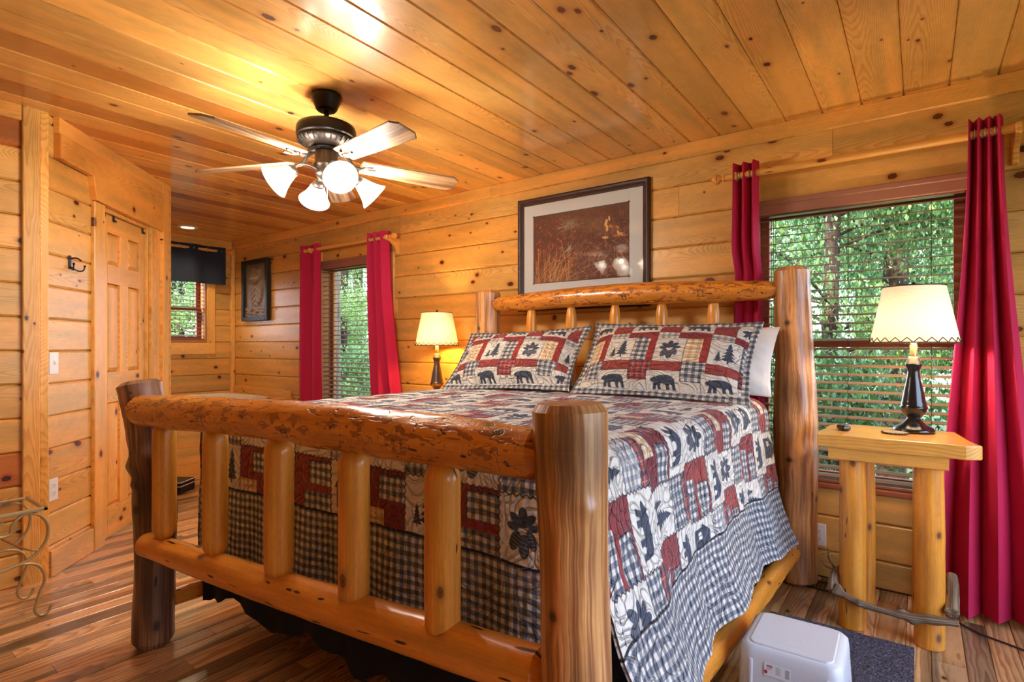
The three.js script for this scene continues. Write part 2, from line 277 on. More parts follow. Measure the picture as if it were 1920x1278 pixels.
// ---------------------------------------------------------------- materials
const std = (o) => new THREE.MeshPhysicalMaterial(o);
const hex = (h) => new THREE.Color(h);
const M = {
  wallWood: std({ map: texPine, vertexColors: true, roughness: 0.36, bumpMap: texPine, bumpScale: 0.0004, specularIntensity: 0.8 }),
  ceilWood: std({ map: texPine, vertexColors: true, roughness: 0.42, clearcoat: 0.75, clearcoatRoughness: 0.13, bumpMap: texPine, bumpScale: 0.0002 }),
  floorWood: std({ map: texFloor, vertexColors: true, roughness: 0.3, clearcoat: 0.4, clearcoatRoughness: 0.12, bumpMap: texFloor, bumpScale: 0.0003 }),
  core: std({ color: hex(0x4a2c16), roughness: 0.9 }),
  gold: std({ map: texLogGold, roughness: 0.34, clearcoat: 0.3, clearcoatRoughness: 0.2, bumpMap: texLogGold, bumpScale: 0.001 }),
  rail: std({ map: texLogRail, roughness: 0.32, clearcoat: 0.6, clearcoatRoughness: 0.14, bumpMap: texLogRail, bumpScale: 0.003 }),
  dash: std({ map: texLogDash, roughness: 0.34, clearcoat: 0.35, clearcoatRoughness: 0.2, bumpMap: texLogDash, bumpScale: 0.002 }),
  post: std({ map: texLogPost, roughness: 0.38, clearcoat: 0.4, clearcoatRoughness: 0.2, bumpMap: texLogPost, bumpScale: 0.003 }),
  greyPost: std({ map: texLogGrey, roughness: 0.45, clearcoat: 0.3, clearcoatRoughness: 0.25, bumpMap: texLogGrey, bumpScale: 0.003 }),
  twig: std({ map: texTwig, roughness: 0.8, bumpMap: texTwig, bumpScale: 0.003 }),
  blade: std({ map: texOak, roughness: 0.35, clearcoat: 0.3, clearcoatRoughness: 0.2 }),
  bladeEdge: std({ color: hex(0x241c18), roughness: 0.5 }),
  bronze: std({ color: hex(0x2c2624), roughness: 0.38, metalness: 0.7 }),
  pewter: std({ color: hex(0x6a625c), roughness: 0.35, metalness: 0.85 }),
  frosted: std({ color: hex(0xfffaf0), roughness: 0.95, transmission: 0.5, thickness: 0, specularIntensity: 0.6, emissive: hex(0xfff3e0), emissiveIntensity: 0.12 }),
  bulb: std({ color: hex(0xffffff), emissive: hex(0xfff4e4), emissiveIntensity: 5 }),
  bulbWarm: std({ color: hex(0xffffff), emissive: hex(0xffd8a0), emissiveIntensity: 4 }),
  shade: std({ color: hex(0xe2dac6), roughness: 1, transmission: 0.12, thickness: 0, bumpMap: texNoise, bumpScale: 0.002 }),
  shadeTrim: std({ color: hex(0x4a3826), roughness: 0.8 }),
  red: std({ color: hex(0xbe164a), roughness: 0.85, sheen: 0.4, sheenColor: hex(0xd84a70), sheenRoughness: 0.5, bumpMap: texWeave, bumpScale: 0.0004 }),
  navy: std({ color: hex(0x1d2638), roughness: 0.9, sheen: 0.3, sheenColor: hex(0x4a5870), bumpMap: texWeave, bumpScale: 0.0004 }),
  skirt: std({ color: hex(0x121a2c), roughness: 0.95 }),
  quilt: std({ map: texQuilt, roughness: 0.9, sheen: 0.8, sheenColor: hex(0xdce2ee), sheenRoughness: 0.45, bumpMap: (() => { const t = texQuiltBump.clone(); t.repeat.set(3.4, 2.9); return t; })(), bumpScale: 0.02 }),
  sham: texSham.map((t) => std({ map: t, roughness: 0.92, bumpMap: texQuiltBump, bumpScale: 0.016 })),
  linen: std({ color: hex(0xeeeae4), roughness: 0.95 }),
  mattress: std({ color: hex(0xdedad2), roughness: 0.95 }),
  slat: std({ color: hex(0x86604e), roughness: 0.32, clearcoat: 0.3, clearcoatRoughness: 0.2 }),
  cord: std({ color: hex(0x33241c), roughness: 0.8 }),
  vinylRed: std({ color: hex(0x8c4a34), roughness: 0.5 }),
  jambWood: std({ color: hex(0xb8793e), roughness: 0.5 }),
  jambRed: std({ color: hex(0xa25a3e), roughness: 0.5 }),
  valance: std({ color: hex(0x9c6a56), roughness: 0.35 }),
  glass: std({ color: hex(0xffffff), roughness: 0.0, transmission: 1, thickness: 0, ior: 1.45 }),
  pictureGlass: std({ color: hex(0xffffff), roughness: 0.02, transmission: 1, thickness: 0, ior: 1.5 }),
  frameDark: std({ color: hex(0x3a2018), roughness: 0.45, bumpMap: texNoise, bumpScale: 0.003 }),
  mat: std({ color: hex(0xc9ccca), roughness: 0.95 }),
  matEdge: std({ color: hex(0x4c3630), roughness: 0.8 }),
  print: std({ map: texPrint, roughness: 0.8 }),
  plaque: std({ color: hex(0x7a624c), roughness: 0.38, bumpMap: texNoise, bumpScale: 0.002 }),
  plaqueFrame: std({ color: hex(0x22241f), roughness: 0.55 }),
  white: std({ color: hex(0xeceae4), roughness: 0.4 }),
  plastic: std({ color: hex(0xdfe2e8), roughness: 0.32 }),
  plasticTop: std({ color: hex(0xd6d9e0), roughness: 0.55, bumpMap: texNoise, bumpScale: 0.0015 }),
  sticker: std({ map: texSticker, roughness: 0.4 }),
  black: std({ color: hex(0x16161a), roughness: 0.4 }),
  blackGloss: std({ color: hex(0x14171c), roughness: 0.22, metalness: 0.2, clearcoat: 0.6, clearcoatRoughness: 0.15 }),
  iron: std({ color: hex(0x2a3044), roughness: 0.4, metalness: 0.8 }),
  brass: std({ color: hex(0xc2aa78), roughness: 0.42, metalness: 0.65 }),
  tableGlass: std({ color: hex(0xf2f7f0), roughness: 0.0, transmission: 1, thickness: 0, ior: 1.5 }),
  steel: std({ color: hex(0xc8c8c8), roughness: 0.3, metalness: 1 }),
  carpet: std({ map: texCarpet, roughness: 1, bumpMap: texNoise, bumpScale: 0.01 }),
  cork: std({ color: hex(0xa8967c), roughness: 0.95, bumpMap: texNoise, bumpScale: 0.003 }),
  tub: std({ color: hex(0xe6e0d4), roughness: 0.2 }),
  bark: std({ color: hex(0x8c8a8a), map: texLogGrey, roughness: 0.95, bumpMap: texLogGrey, bumpScale: 0.02 }),
  leaf: std({ color: hex(0xffffff), roughness: 0.7, transmission: 0.35, thickness: 0 }),
  ground: std({ color: hex(0x4a5a2c), roughness: 1, bumpMap: texNoise, bumpScale: 0.05 }),
  roof: std({ color: hex(0x54483c), roughness: 0.9 }),
};

// ---------------------------------------------------------------- helpers
const taken = new Map();
const numbered = (n) => { const k = taken.get(n) ?? 0; taken.set(n, k + 1); return k ? `${n}_${String(k).padStart(3, '0')}` : n; };
function mesh(name, geo, mat, parent) { const m = new THREE.Mesh(geo, mat); m.name = name; m.castShadow = m.receiveShadow = true; (parent ?? scene).add(m); return m; }
function thing(name, label, category, pos = [0, 0, 0], turn = 0, group) { const o = new THREE.Group(); o.name = numbered(name); o.position.set(...pos); o.rotation.y = turn; o.userData = { label, category }; if (group) o.userData.group = group; scene.add(o); return o; }
function solo(name, label, category, geo, mat, group) { const m = mesh(numbered(name), geo, mat); m.userData = { label, category }; if (group) m.userData.group = group; return m; }
function struct(name) { const o = new THREE.Group(); o.name = name; o.userData.kind = 'structure'; scene.add(o); return o; }
const rbox = (w, h, d, r = 0.004, s = 1) => new RoundedBoxGeometry(w, h, d, s, Math.min(r, w / 2.01, h / 2.01, d / 2.01));
const boxAt = (x0, x1, y0, y1, z0, z1, r = 0.003) => rbox(x1 - x0, y1 - y0, z1 - z0, r).translate((x0 + x1) / 2, (y0 + y1) / 2, (z0 + z1) / 2);
const lathe = (pts, n = 32) => new THREE.LatheGeometry(pts.map(([r, y]) => new THREE.Vector2(r, y)), n);
const V3 = (x, y, z) => new THREE.Vector3(x, y, z);
const tube = (pts, r, n = 40, k = 8, closed = false) => new THREE.TubeGeometry(new THREE.CatmullRomCurve3(pts.map((p) => V3(...p)), closed), n, r, k, closed);
function merge(list) { return mergeGeometries(list.map((g) => { const q = g.index ? g.toNonIndexed() : g; for (const a of Object.keys(q.attributes)) if (!['position', 'normal', 'uv'].includes(a)) q.deleteAttribute(a); return q; })); }
function tint(geo, c) { const n = geo.attributes.position.count, a = new Float32Array(n * 3); for (let i = 0; i < n; i++) { a[i * 3] = c[0]; a[i * 3 + 1] = c[1]; a[i * 3 + 2] = c[2]; } geo.setAttribute('color', new THREE.BufferAttribute(a, 3)); return geo; }
// a sawn board: x 0..len, y 0..h, face at z 0, back at z -t, long edges chamfered
function plankGeo(len, h, t, bev, strips, color, endBev = 0.001) {
  const prof = [[0, -t], [0, -bev], [bev, 0], [h - bev, 0], [h, -bev], [h, -t]];
  const pos = [], nor = [], uv = [], strip = Math.floor(rnd() * strips), u0 = rnd(), flip = rnd() < 0.5, wS = 0.2 / 1;
  const UV = (x, y) => { const q = Math.min(0.97, Math.max(0.03, (flip ? h - y : y) / (strips === 8 ? wS : 0.2))); return [u0 + x / 3.2, (strip + q) / strips]; };
  const quad = (a, b, c, d, n) => { for (const p of [a, b, c, a, c, d]) { pos.push(...p); nor.push(...n); uv.push(...UV(p[0], p[1])); } };
  for (let k = 0; k < 5; k++) { const [y0, z0] = prof[k], [y1, z1] = prof[k + 1], dy = y1 - y0, dz = z1 - z0, l = Math.hypot(dy, dz); quad([0, y0, z0], [len, y0, z0], [len, y1, z1], [0, y1, z1], [0, -dz / l, dy / l]); }
  for (const [x, s] of [[0, -1], [len, 1]]) { for (let k = 1; k < 5; k++) { const tri = s > 0 ? [prof[0], prof[k], prof[k + 1]] : [prof[0], prof[k + 1], prof[k]]; for (const [y, z] of s > 0 ? [tri[0], tri[2], tri[1]] : [tri[0], tri[2], tri[1]]) { pos.push(x, y, z); nor.push(s, 0, 0); uv.push(...UV(x, y)); } } }
  const g = new THREE.BufferGeometry();
  g.setAttribute('position', new THREE.Float32BufferAttribute(pos, 3)); g.setAttribute('normal', new THREE.Float32BufferAttribute(nor, 3)); g.setAttribute('uv', new THREE.Float32BufferAttribute(uv, 2));
  return tint(g, color);
}
const tone = (lo, hi, warm = 0.06) => { const L = rr(lo, hi), w = rr(-warm, warm); return [L * (1 + w * 0.3), L * (1 - w * 0.4), L * (1 - w * 1.6)]; };
const boardIn = (parent, name, x0, x1, y0, y1, z, t, bev, mat, col) => { const m = mesh(name, plankGeo(x1 - x0, y1 - y0, t, bev, 8, col ?? tone(0.88, 1.08)), mat ?? M.wallWood, parent); m.position.set(x0, y0, z); return m; };
// upright trim board
function uprightIn(parent, name, x0, x1, y0, y1, z, t, bev, col) { const m = mesh(name, plankGeo(y1 - y0, x1 - x0, t, bev, 8, col ?? tone(0.94, 1.1)).rotateZ(Math.PI / 2), M.wallWood, parent); m.position.set(x1, y0, z); return m; }
function logGeo(pts, radii, o = {}) {
  const curve = new THREE.CatmullRomCurve3(pts.map((p) => V3(...p))), K = o.rings ?? 48, N = o.seg ?? 32, len = curve.getLength(), pos = [], uv = [], idx = [], s0 = o.seed ?? rnd() * 50, amp = o.amp ?? 0.04;
  const rad = (t) => { const f = t * (radii.length - 1), i = Math.min(radii.length - 2, Math.floor(f)); return mix(radii[i], radii[i + 1], sst(0, 1, f - i)); };
  const ch = o.chamfer ?? 0.012, ts = [];
  const en = 1 - (o.ends ?? 0.25), e = Math.min(0.2, ch / len);
  ts.push([0, 0.001], [0, en], [0, en], [e, 1], [e, 1]);
  for (let k = 1; k < K; k++) ts.push([mix(e, 1 - e, k / K), 1]);
  ts.push([1 - e, 1], [1 - e, 1], [1, en], [1, en], [1, 0.001]);
  const up = Math.abs(curve.getTangent(0.5).y) > 0.9 ? V3(1, 0, 0) : V3(0, 1, 0);
  for (const [t, f] of ts) {
    const p = curve.getPoint(t), tg = curve.getTangent(t), a = up.clone().cross(tg).normalize(), b = tg.clone().cross(a);
    for (let i = 0; i <= N; i++) {
      const th = (i % N) / N * Math.PI * 2, cx = Math.cos(th), cy = Math.sin(th);
      let r = rad(t) * f * (1 + amp * fbm3(cx * 1.1 + s0, cy * 1.1, t * len * (o.freq ?? 5)));
      if (o.bumps) for (const q of o.bumps) { let d = Math.abs(th - q.a); if (d > Math.PI) d = 2 * Math.PI - d; r += q.h * Math.exp(-((d * rad(t)) ** 2 + ((t - q.t) * len) ** 2) / (q.w * q.w)) * f; }
      pos.push(p.x + (a.x * cx + b.x * cy) * r, p.y + (a.y * cx + b.y * cy) * r, p.z + (a.z * cx + b.z * cy) * r); uv.push(i / N, t * len + s0);
    }
  }
  for (let k = 0; k < ts.length - 1; k++) for (let i = 0; i < N; i++) { const a = k * (N + 1) + i, b = a + N + 1; idx.push(a, a + 1, b, b, a + 1, b + 1); }
  const g = new THREE.BufferGeometry(); g.setAttribute('position', new THREE.Float32BufferAttribute(pos, 3)); g.setAttribute('uv', new THREE.Float32BufferAttribute(uv, 2)); g.setIndex(idx); g.computeVertexNormals();
  // weld the seam's normals
  const n = g.attributes.normal; for (let k = 0; k < ts.length; k++) { const a = k * (N + 1), b = a + N; const v = V3(n.getX(a) + n.getX(b), n.getY(a) + n.getY(b), n.getZ(a) + n.getZ(b)).normalize(); n.setXYZ(a, v.x, v.y, v.z); n.setXYZ(b, v.x, v.y, v.z); }
  return g;
}
// a sheet of cloth with thickness: fn(u, v) -> [x, y, z], uvf(u, v) -> [u, v]
function sheetGeo(fn, uvf, nu, nv, th = 0.004) {
  const P = [], pos = [], nor = [], uv = [], idx = [];
  for (let j = 0; j <= nv; j++) for (let i = 0; i <= nu; i++) P.push(V3(...fn(i / nu, j / nv)));
  const at = (i, j) => P[Math.min(nv, Math.max(0, j)) * (nu + 1) + Math.min(nu, Math.max(0, i))], W = (nu + 1) * (nv + 1);
  const Ns = []; for (let j = 0; j <= nv; j++) for (let i = 0; i <= nu; i++) Ns.push(at(i + 1, j).clone().sub(at(i - 1, j)).cross(at(i, j + 1).clone().sub(at(i, j - 1))).normalize());
  for (const s of [1, -1]) for (let k = 0; k < W; k++) { const p = P[k], n = Ns[k]; pos.push(p.x + n.x * th / 2 * s, p.y + n.y * th / 2 * s, p.z + n.z * th / 2 * s); nor.push(n.x * s, n.y * s, n.z * s); const i = k % (nu + 1), j = Math.floor(k / (nu + 1)); uv.push(...uvf(i / nu, j / nv)); }
  for (let j = 0; j < nv; j++) for (let i = 0; i < nu; i++) { const a = j * (nu + 1) + i, b = a + 1, c = a + nu + 1, d = c + 1; idx.push(a, b, c, b, d, c, a + W, c + W, b + W, b + W, c + W, d + W); }
  const edge = (a, b) => idx.push(a, a + W, b, b, a + W, b + W);
  for (let i = 0; i < nu; i++) { edge(i + 1, i); edge(nv * (nu + 1) + i, nv * (nu + 1) + i + 1); }
  for (let j = 0; j < nv; j++) { edge(j * (nu + 1), (j + 1) * (nu + 1)); edge((j + 1) * (nu + 1) + nu, j * (nu + 1) + nu); }
  const g = new THREE.BufferGeometry(); g.setAttribute('position', new THREE.Float32BufferAttribute(pos, 3)); g.setAttribute('normal', new THREE.Float32BufferAttribute(nor, 3)); g.setAttribute('uv', new THREE.Float32BufferAttribute(uv, 2)); g.setIndex(idx); return g;
}
function lamp(parent, x, y, z, color, intensity, radius = 1.5) { const l = new THREE.PointLight(color, intensity); l.position.set(x, y, z); l.castShadow = true; l.shadow.radius = radius; l.name = 'lamp_light'; parent.add(l); return l; }

// ---------------------------------------------------------------- the room
const CEIL = 2.44, XL = -6.53, XR = 1.5, ZB = -3.33, ZF = 1.9, TH45 = THREE.MathUtils.degToRad(45.4);
const PA = [-3.68, -0.896], DV = [-Math.sin(TH45), -Math.cos(TH45)], DL = 1.333, PB = [PA[0] + DV[0] * DL, PA[1] + DV[1] * DL];
function wall(name, p0, p1, pitch, phase, holes, o = {}) {
  const g = struct(name), dx = p1[0] - p0[0], dz = p1[1] - p0[1], len = Math.hypot(dx, dz);
  g.position.set(p0[0], 0, p0[1]); g.rotation.y = Math.atan2(-dz, dx);
  const T = 0.15, t = 0.024, core = [], xa = o.xa ?? -T, xb = o.xb ?? len + T; // core runs on past the corners
  const cut = (x0, x1, y0, y1, put) => { let parts = [[x0, x1, y0, y1]]; for (const h of holes) { const next = []; for (const [a, b, c, d] of parts) { if (h[1] <= a || h[0] >= b || h[3] <= c || h[2] >= d) { next.push([a, b, c, d]); continue; } if (h[0] > a) next.push([a, h[0], c, d]); if (h[1] < b) next.push([h[1], b, c, d]); const l = Math.max(a, h[0]), r = Math.min(b, h[1]); if (h[2] > c) next.push([l, r, c, h[2]]); if (h[3] < d) next.push([l, r, h[3], d]); } parts = next; } for (const p of parts) if (p[1] - p[0] > 0.01 && p[3] - p[2] > 0.008) put(...p); };
  cut(xa, xb, -0.1, CEIL + 0.12, (a, b, c, d) => core.push(new THREE.BoxGeometry(b - a, d - c, T - t).translate((a + b) / 2, (c + d) / 2, -(T + t) / 2)));
  mesh('wall_core', merge(core), M.core, g);
  let y = phase; while (y > 0.001) y -= pitch;
  for (let row = 0; y < CEIL; y += pitch, row++) {
    const y0 = Math.max(0, y), y1 = Math.min(CEIL, y + pitch); if (y1 - y0 < 0.012) continue;
    const breaks = [0, len]; if (len > 2.5) { let q = rr(0.8, 3.2); while (q < len - 0.6) { breaks.push(q); q += rr(2.2, 3.9); } } breaks.sort((a, b) => a - b);
    if (o.breaks?.[row]) breaks.splice(0, breaks.length, 0, ...o.breaks[row], len);
    for (let k = 0; k < breaks.length - 1; k++) { const col = o.tones?.[row] ?? tone(o.lo ?? 0.74, o.hi ?? 0.96, 0.09); cut(breaks[k] + (k ? 0.0008 : 0), breaks[k + 1] - 0.0008, y0, y1, (a, b, c, d) => boardIn(g, 'plank', a, b, c, d - (d > y1 - 0.001 && d < CEIL - 0.01 ? 0.0025 : 0), 0, t, Math.min(0.009, (d - c) / 3), M.wallWood, col)); }
  }
  return g;
}
reseed(101);
const W1 = [-0.76, 0.2, 0.475, 2.0], W2 = [-4.83, -3.8, 0.475, 2.03]; // windows in the headboard wall (world x)
const wBack = wall('wall_back', [XL, ZB], [XR, ZB], 0.187, 2.012, [W1, W2].map((w) => [w[0] - XL, w[1] - XL, w[2], w[3]]));
const W4 = [0.35, 2.95, 0.45, 2.08];
const wRight = wall('wall_right', [XR, ZB], [XR, ZF], 0.187, 2.012, [W4]);
const wFront = wall('wall_front', [XR, ZF], [PA[0], ZF], 0.187, 2.012, []);
const redTone = [0.62, 0.36, 0.26];
const wLeft = wall('wall_left', [PA[0], ZF], [PA[0], PA[1]], 0.172, 2.228, [], { xb: ZF - PA[1] + 0.0, lo: 0.84, hi: 1.0, tones: { 3: redTone, 13: redTone } });
const DOOR = [0.505, 1.085, -0.1, 2.075];
const wDiag = wall('wall_corner', PA, PB, 0.172, 2.224, [DOOR], { xa: 0, xb: DL, lo: 0.86, hi: 0.98 });
const wNook = wall('wall_nook', PB, [XL, PB[1]], 0.187, 2.012, [], { xa: 0 });
const W3 = [0.44, 1.194, 1.26, 2.12]; // along the far wall from the nook side: world z = PB[1] - s
const wFar = wall('wall_far', [XL, PB[1]], [XL, ZB], 0.187, 2.012, [W3], { lo: 0.72, hi: 0.92 });

// ceiling: boards run from front to back
{
  const g = struct('ceiling'), w = 0.1745;
  mesh('ceiling_core', new THREE.BoxGeometry(XR - XL + 0.3, 0.1, ZF - ZB + 0.3).translate((XR + XL) / 2, CEIL + 0.074, (ZF + ZB) / 2), M.core, g);
  for (let x = -0.583 - 35 * w, k = 0; x < XR; x += w, k++) {
    const x0 = Math.max(XL, x), x1 = Math.min(XR, x + w); if (x1 - x0 < 0.02) continue;
    const dark = [7, 10, 13, 16, 18, 21].includes(k), col = dark ? [0.68, 0.5, 0.36] : tone(0.84, 1.04);
    const geo = plankGeo(ZF - ZB - 0.002, x1 - x0 - 0.0018, 0.024, 0.006, 8, col); // local x -> world z, local y -> world x, face down
    geo.applyMatrix4(new THREE.Matrix4().makeBasis(V3(0, 0, -1), V3(1, 0, 0), V3(0, -1, 0)));
    const m = mesh('ceiling_board', geo, M.ceilWood, g); m.position.set(x0, CEIL, ZF - 0.001);
  }
}
// floor: narrow hardwood strips, front to back
{
  const g = struct('floor'), pieces = [];
  mesh('subfloor', new THREE.BoxGeometry(XR - XL + 0.3, 0.12, ZF - ZB + 0.3).translate((XR + XL) / 2, -0.08, (ZF + ZB) / 2), M.core, g);
  camera.updateMatrixWorld(); camera.updateProjectionMatrix();
  const v = V3(0, 0, 0), vp = new THREE.Matrix4().multiplyMatrices(camera.projectionMatrix, camera.matrixWorld.clone().invert());
  reseed(303);
  for (let x = XL; x < XR - 0.01;) {
    const w = Math.min(XR - x, [0.083, 0.083, 0.09, 0.108, 0.112][Math.floor(rnd() * 5)]);
    for (let z = ZB - rr(0, 0.8); z < ZF;) {
      const L = rr(0.55, 1.7), z0 = Math.max(ZB, z), z1 = Math.min(ZF, z + L); z += L; if (z1 - z0 < 0.03) continue;
      let seen = 0, near = 9; for (const q of [0.05, 0.25, 0.5, 0.75, 0.95]) { v.set(x + w / 2, 0, mix(z0, z1, q)); const d = v.distanceTo(camera.position), f = v.clone().sub(camera.position); v.applyMatrix4(vp); if (f.dot(V3(-0.592, 0, -0.806)) > 0 && Math.abs(v.x) < 1.02 && Math.abs(v.y) < 1.02) { seen++; near = Math.min(near, d); } }
      const hidden = x > -2.4 && x + w < -0.65 && z0 > -2.9 && z1 < -1.5;
      pieces.push({ x, w, z0, z1, score: seen ? near + (hidden ? 5 : 0) : 50 + near, col: (() => { const q = rnd(); return q < 0.2 ? tone(0.55, 0.72, 0.1) : q < 0.42 ? tone(1.08, 1.25, 0.05) : tone(0.78, 1.08, 0.1); })() });
    }
    x += w;
  }
  pieces.sort((a, b) => a.score - b.score);
  const rest = [], flat = new THREE.Matrix4().makeBasis(V3(0, 0, -1), V3(-1, 0, 0), V3(0, 1, 0));
  pieces.forEach((p, k) => {
    const geo = plankGeo(p.z1 - p.z0 - 0.0016, p.w - 0.0016, 0.02, 0.0022, 16, p.col).applyMatrix4(flat);
    if (k < 300) { const m = mesh('floor_board', geo, M.floorWood, g); m.position.set(p.x + p.w, 0, p.z1); } else rest.push(geo.translate(p.x + p.w, 0, p.z1));
  });
  const r = mesh('floor_boards_beyond', mergeGeometries(rest), M.floorWood, g); r.userData.kind = 'stuff';
}
// trims
reseed(404);
const crownCol = [1.0, 0.92, 0.82];
function trimOn(name, base, build) { const g = struct(name); g.position.copy(base.position); g.rotation.copy(base.rotation); build(g); return g; }
trimOn('trim_1', wBack, (g) => { boardIn(g, 'crown_board', 0, 3.9, 2.352, CEIL, 0.024, 0.023, 0.003, undefined, crownCol); boardIn(g, 'crown_board', 3.902, XR - XL - 0.03, 2.352, CEIL, 0.024, 0.023, 0.003, undefined, crownCol); });
trimOn('trim_2', wFar, (g) => boardIn(g, 'crown_board', 0.03, ZB * -1 + PB[1] - 0.03, 2.352, CEIL, 0.02, 0.019, 0.003, undefined, crownCol));
trimOn('trim_3', wFar, (g) => { const e = -ZB + PB[1]; uprightIn(g, 'corner_board', e - 0.045, e - 0.001, 0, 2.35, 0.045, 0.044, 0.004); });
trimOn('trim_4', wDiag, (g) => { // crown and carved lintel log over the door
  boardIn(g, 'crown_board', 0.05, 1.235, 2.352, CEIL, 0.03, 0.029, 0.003, undefined, crownCol);
  const s = new THREE.Shape(); s.moveTo(0.06, 2.23); s.lineTo(0.36, 2.222); s.lineTo(0.372, 2.16); s.lineTo(0.39, 2.09); s.lineTo(1.235, 2.075); s.lineTo(1.235, 2.35); s.lineTo(0.06, 2.35); s.closePath();
  const geo = new THREE.ExtrudeGeometry(s, { depth: 0.03, bevelEnabled: true, bevelSize: 0.006, bevelThickness: 0.006, bevelSegments: 2 }).translate(0, 0, 0.001);
  const uv = geo.attributes.uv; for (let i = 0; i < uv.count; i++) uv.setXY(i, uv.getX(i) / 3.2 + 0.3, (3 + Math.min(0.97, Math.max(0.03, (uv.getY(i) - 2.07) / 0.29))) / 8);
  mesh('lintel_log', tint(geo, [0.96, 0.82, 0.66]), M.wallWood, g);
});
trimOn('trim_5', wDiag, (g) => { uprightIn(g, 'end_post', 1.238, DL, 0, CEIL - 0.001, 0.035, 0.034, 0.004, [1.04, 1.0, 0.9]); boardIn(g, 'end_cap', DL, DL + 0.03, 0, CEIL - 0.001, 0.035, 0.09, 0.004); });
trimOn('trim_6', wLeft, (g) => { const e = ZF - PA[1]; uprightIn(g, 'corner_board', e - 0.031, e + 0.006, 0, CEIL - 0.001, 0.012, 0.011, 0.003, [1.06, 1.0, 0.84]); });
trimOn('trim_7', wLeft, (g) => { const e = ZF - PA[1]; uprightIn(g, 'corner_board', e - 0.102, e - 0.0315, 0, CEIL - 0.001, 0.022, 0.021, 0.004, [1.02, 0.98, 0.92]); });
trimOn('trim_8', wLeft, (g) => boardIn(g, 'crown_board', 0, ZF - PA[1] - 0.105, 2.36, CEIL, 0.02, 0.019, 0.003, undefined, crownCol));
{ const g = struct('baseboard_corner'); g.position.copy(wDiag.position); g.rotation.copy(wDiag.rotation); boardIn(g, 'base_board', 0.008, 0.385, 0, 0.14, 0.018, 0.017, 0.004); }

// windows
function makeWindow(name, base, w, o) {
  const g = struct(name); g.position.copy(base.position); g.rotation.copy(base.rotation);
  const [x0, x1, y0, y1] = w, zo = -0.15;
  mesh('jamb', boxAt(x0, x0 + 0.02, y0, y1, zo, -0.002), o.jamb, g); mesh('jamb', boxAt(x1 - 0.02, x1, y0, y1, zo, -0.002), o.jamb, g);
  mesh('head_jamb', boxAt(x0 + 0.02, x1 - 0.02, y1 - 0.02, y1, zo, -0.002), o.jamb, g); mesh('sill', boxAt(x0 + 0.02, x1 - 0.02, y0, y0 + 0.022, zo, 0.012), o.sill ?? o.jamb, g);
  const ym = o.mid ?? (y0 + y1) / 2, a = x0 + 0.02, b = x1 - 0.02;
  for (const [c, d, z] of o.single ? [[y0 + 0.022, y1 - 0.02, -0.125]] : [[y0 + 0.022, ym + 0.02, -0.118], [ym - 0.02, y1 - 0.02, -0.138]]) {
    const s = mesh('sash', merge([boxAt(a, a + 0.045, c, d, z - 0.016, z + 0.016), boxAt(b - 0.045, b, c, d, z - 0.016, z + 0.016), boxAt(a + 0.045, b - 0.045, c, c + 0.045, z - 0.016, z + 0.016), boxAt(a + 0.045, b - 0.045, d - 0.042, d, z - 0.016, z + 0.016)]), o.sash, g);
    const p = new THREE.PlaneGeometry(b - a - 0.08, d - c - 0.08).translate((a + b) / 2, (c + d) / 2, z); mesh('pane', p, M.glass, s);
  }
  if (o.casing) for (const q of o.casing) q(g);
  return g;
}
const woodBox = (g, name, x0, x1, y0, y1, z, t) => (x1 - x0 > y1 - y0 ? boardIn(g, name, x0, x1, y0, y1, z, t, 0.003) : uprightIn(g, name, x0, x1, y0, y1, z, t, 0.003));
const L1 = W1.map((v, i) => (i < 2 ? v - XL : v)), L2 = W2.map((v, i) => (i < 2 ? v - XL : v));
makeWindow('window_1', wBack, L1, { jamb: M.jambRed, sash: M.jambRed, mid: 1.235, casing: [(g) => woodBox(g, 'casing', L1[1], L1[1] + 0.06, L1[2], L1[3], 0.016, 0.015)] });
makeWindow('window_2', wBack, L2, { jamb: M.jambWood, sash: M.jambWood, single: true, casing: [(g) => woodBox(g, 'casing', L2[1], L2[1] + 0.075, L2[2] - 0.08, L2[3] + 0.02, 0.018, 0.017), (g) => woodBox(g, 'casing', L2[0] - 0.06, L2[0], L2[2] - 0.08, L2[3] + 0.02, 0.018, 0.017)] });
makeWindow('window_3', wFar, W3, { jamb: M.jambWood, sash: M.vinylRed, mid: 1.64, casing: [(g) => woodBox(g, 'casing', W3[1], W3[1] + 0.085, 1.255, 2.2, 0.018, 0.017), (g) => woodBox(g, 'casing', W3[0] - 0.08, W3[0], 1.255, 2.2, 0.018, 0.017), (g) => woodBox(g, 'casing', W3[0] - 0.08, W3[1] + 0.085, 1.125, 1.254, 0.02, 0.019)] });
makeWindow('window_4', wRight, W4, { jamb: M.vinylRed, sash: M.vinylRed });

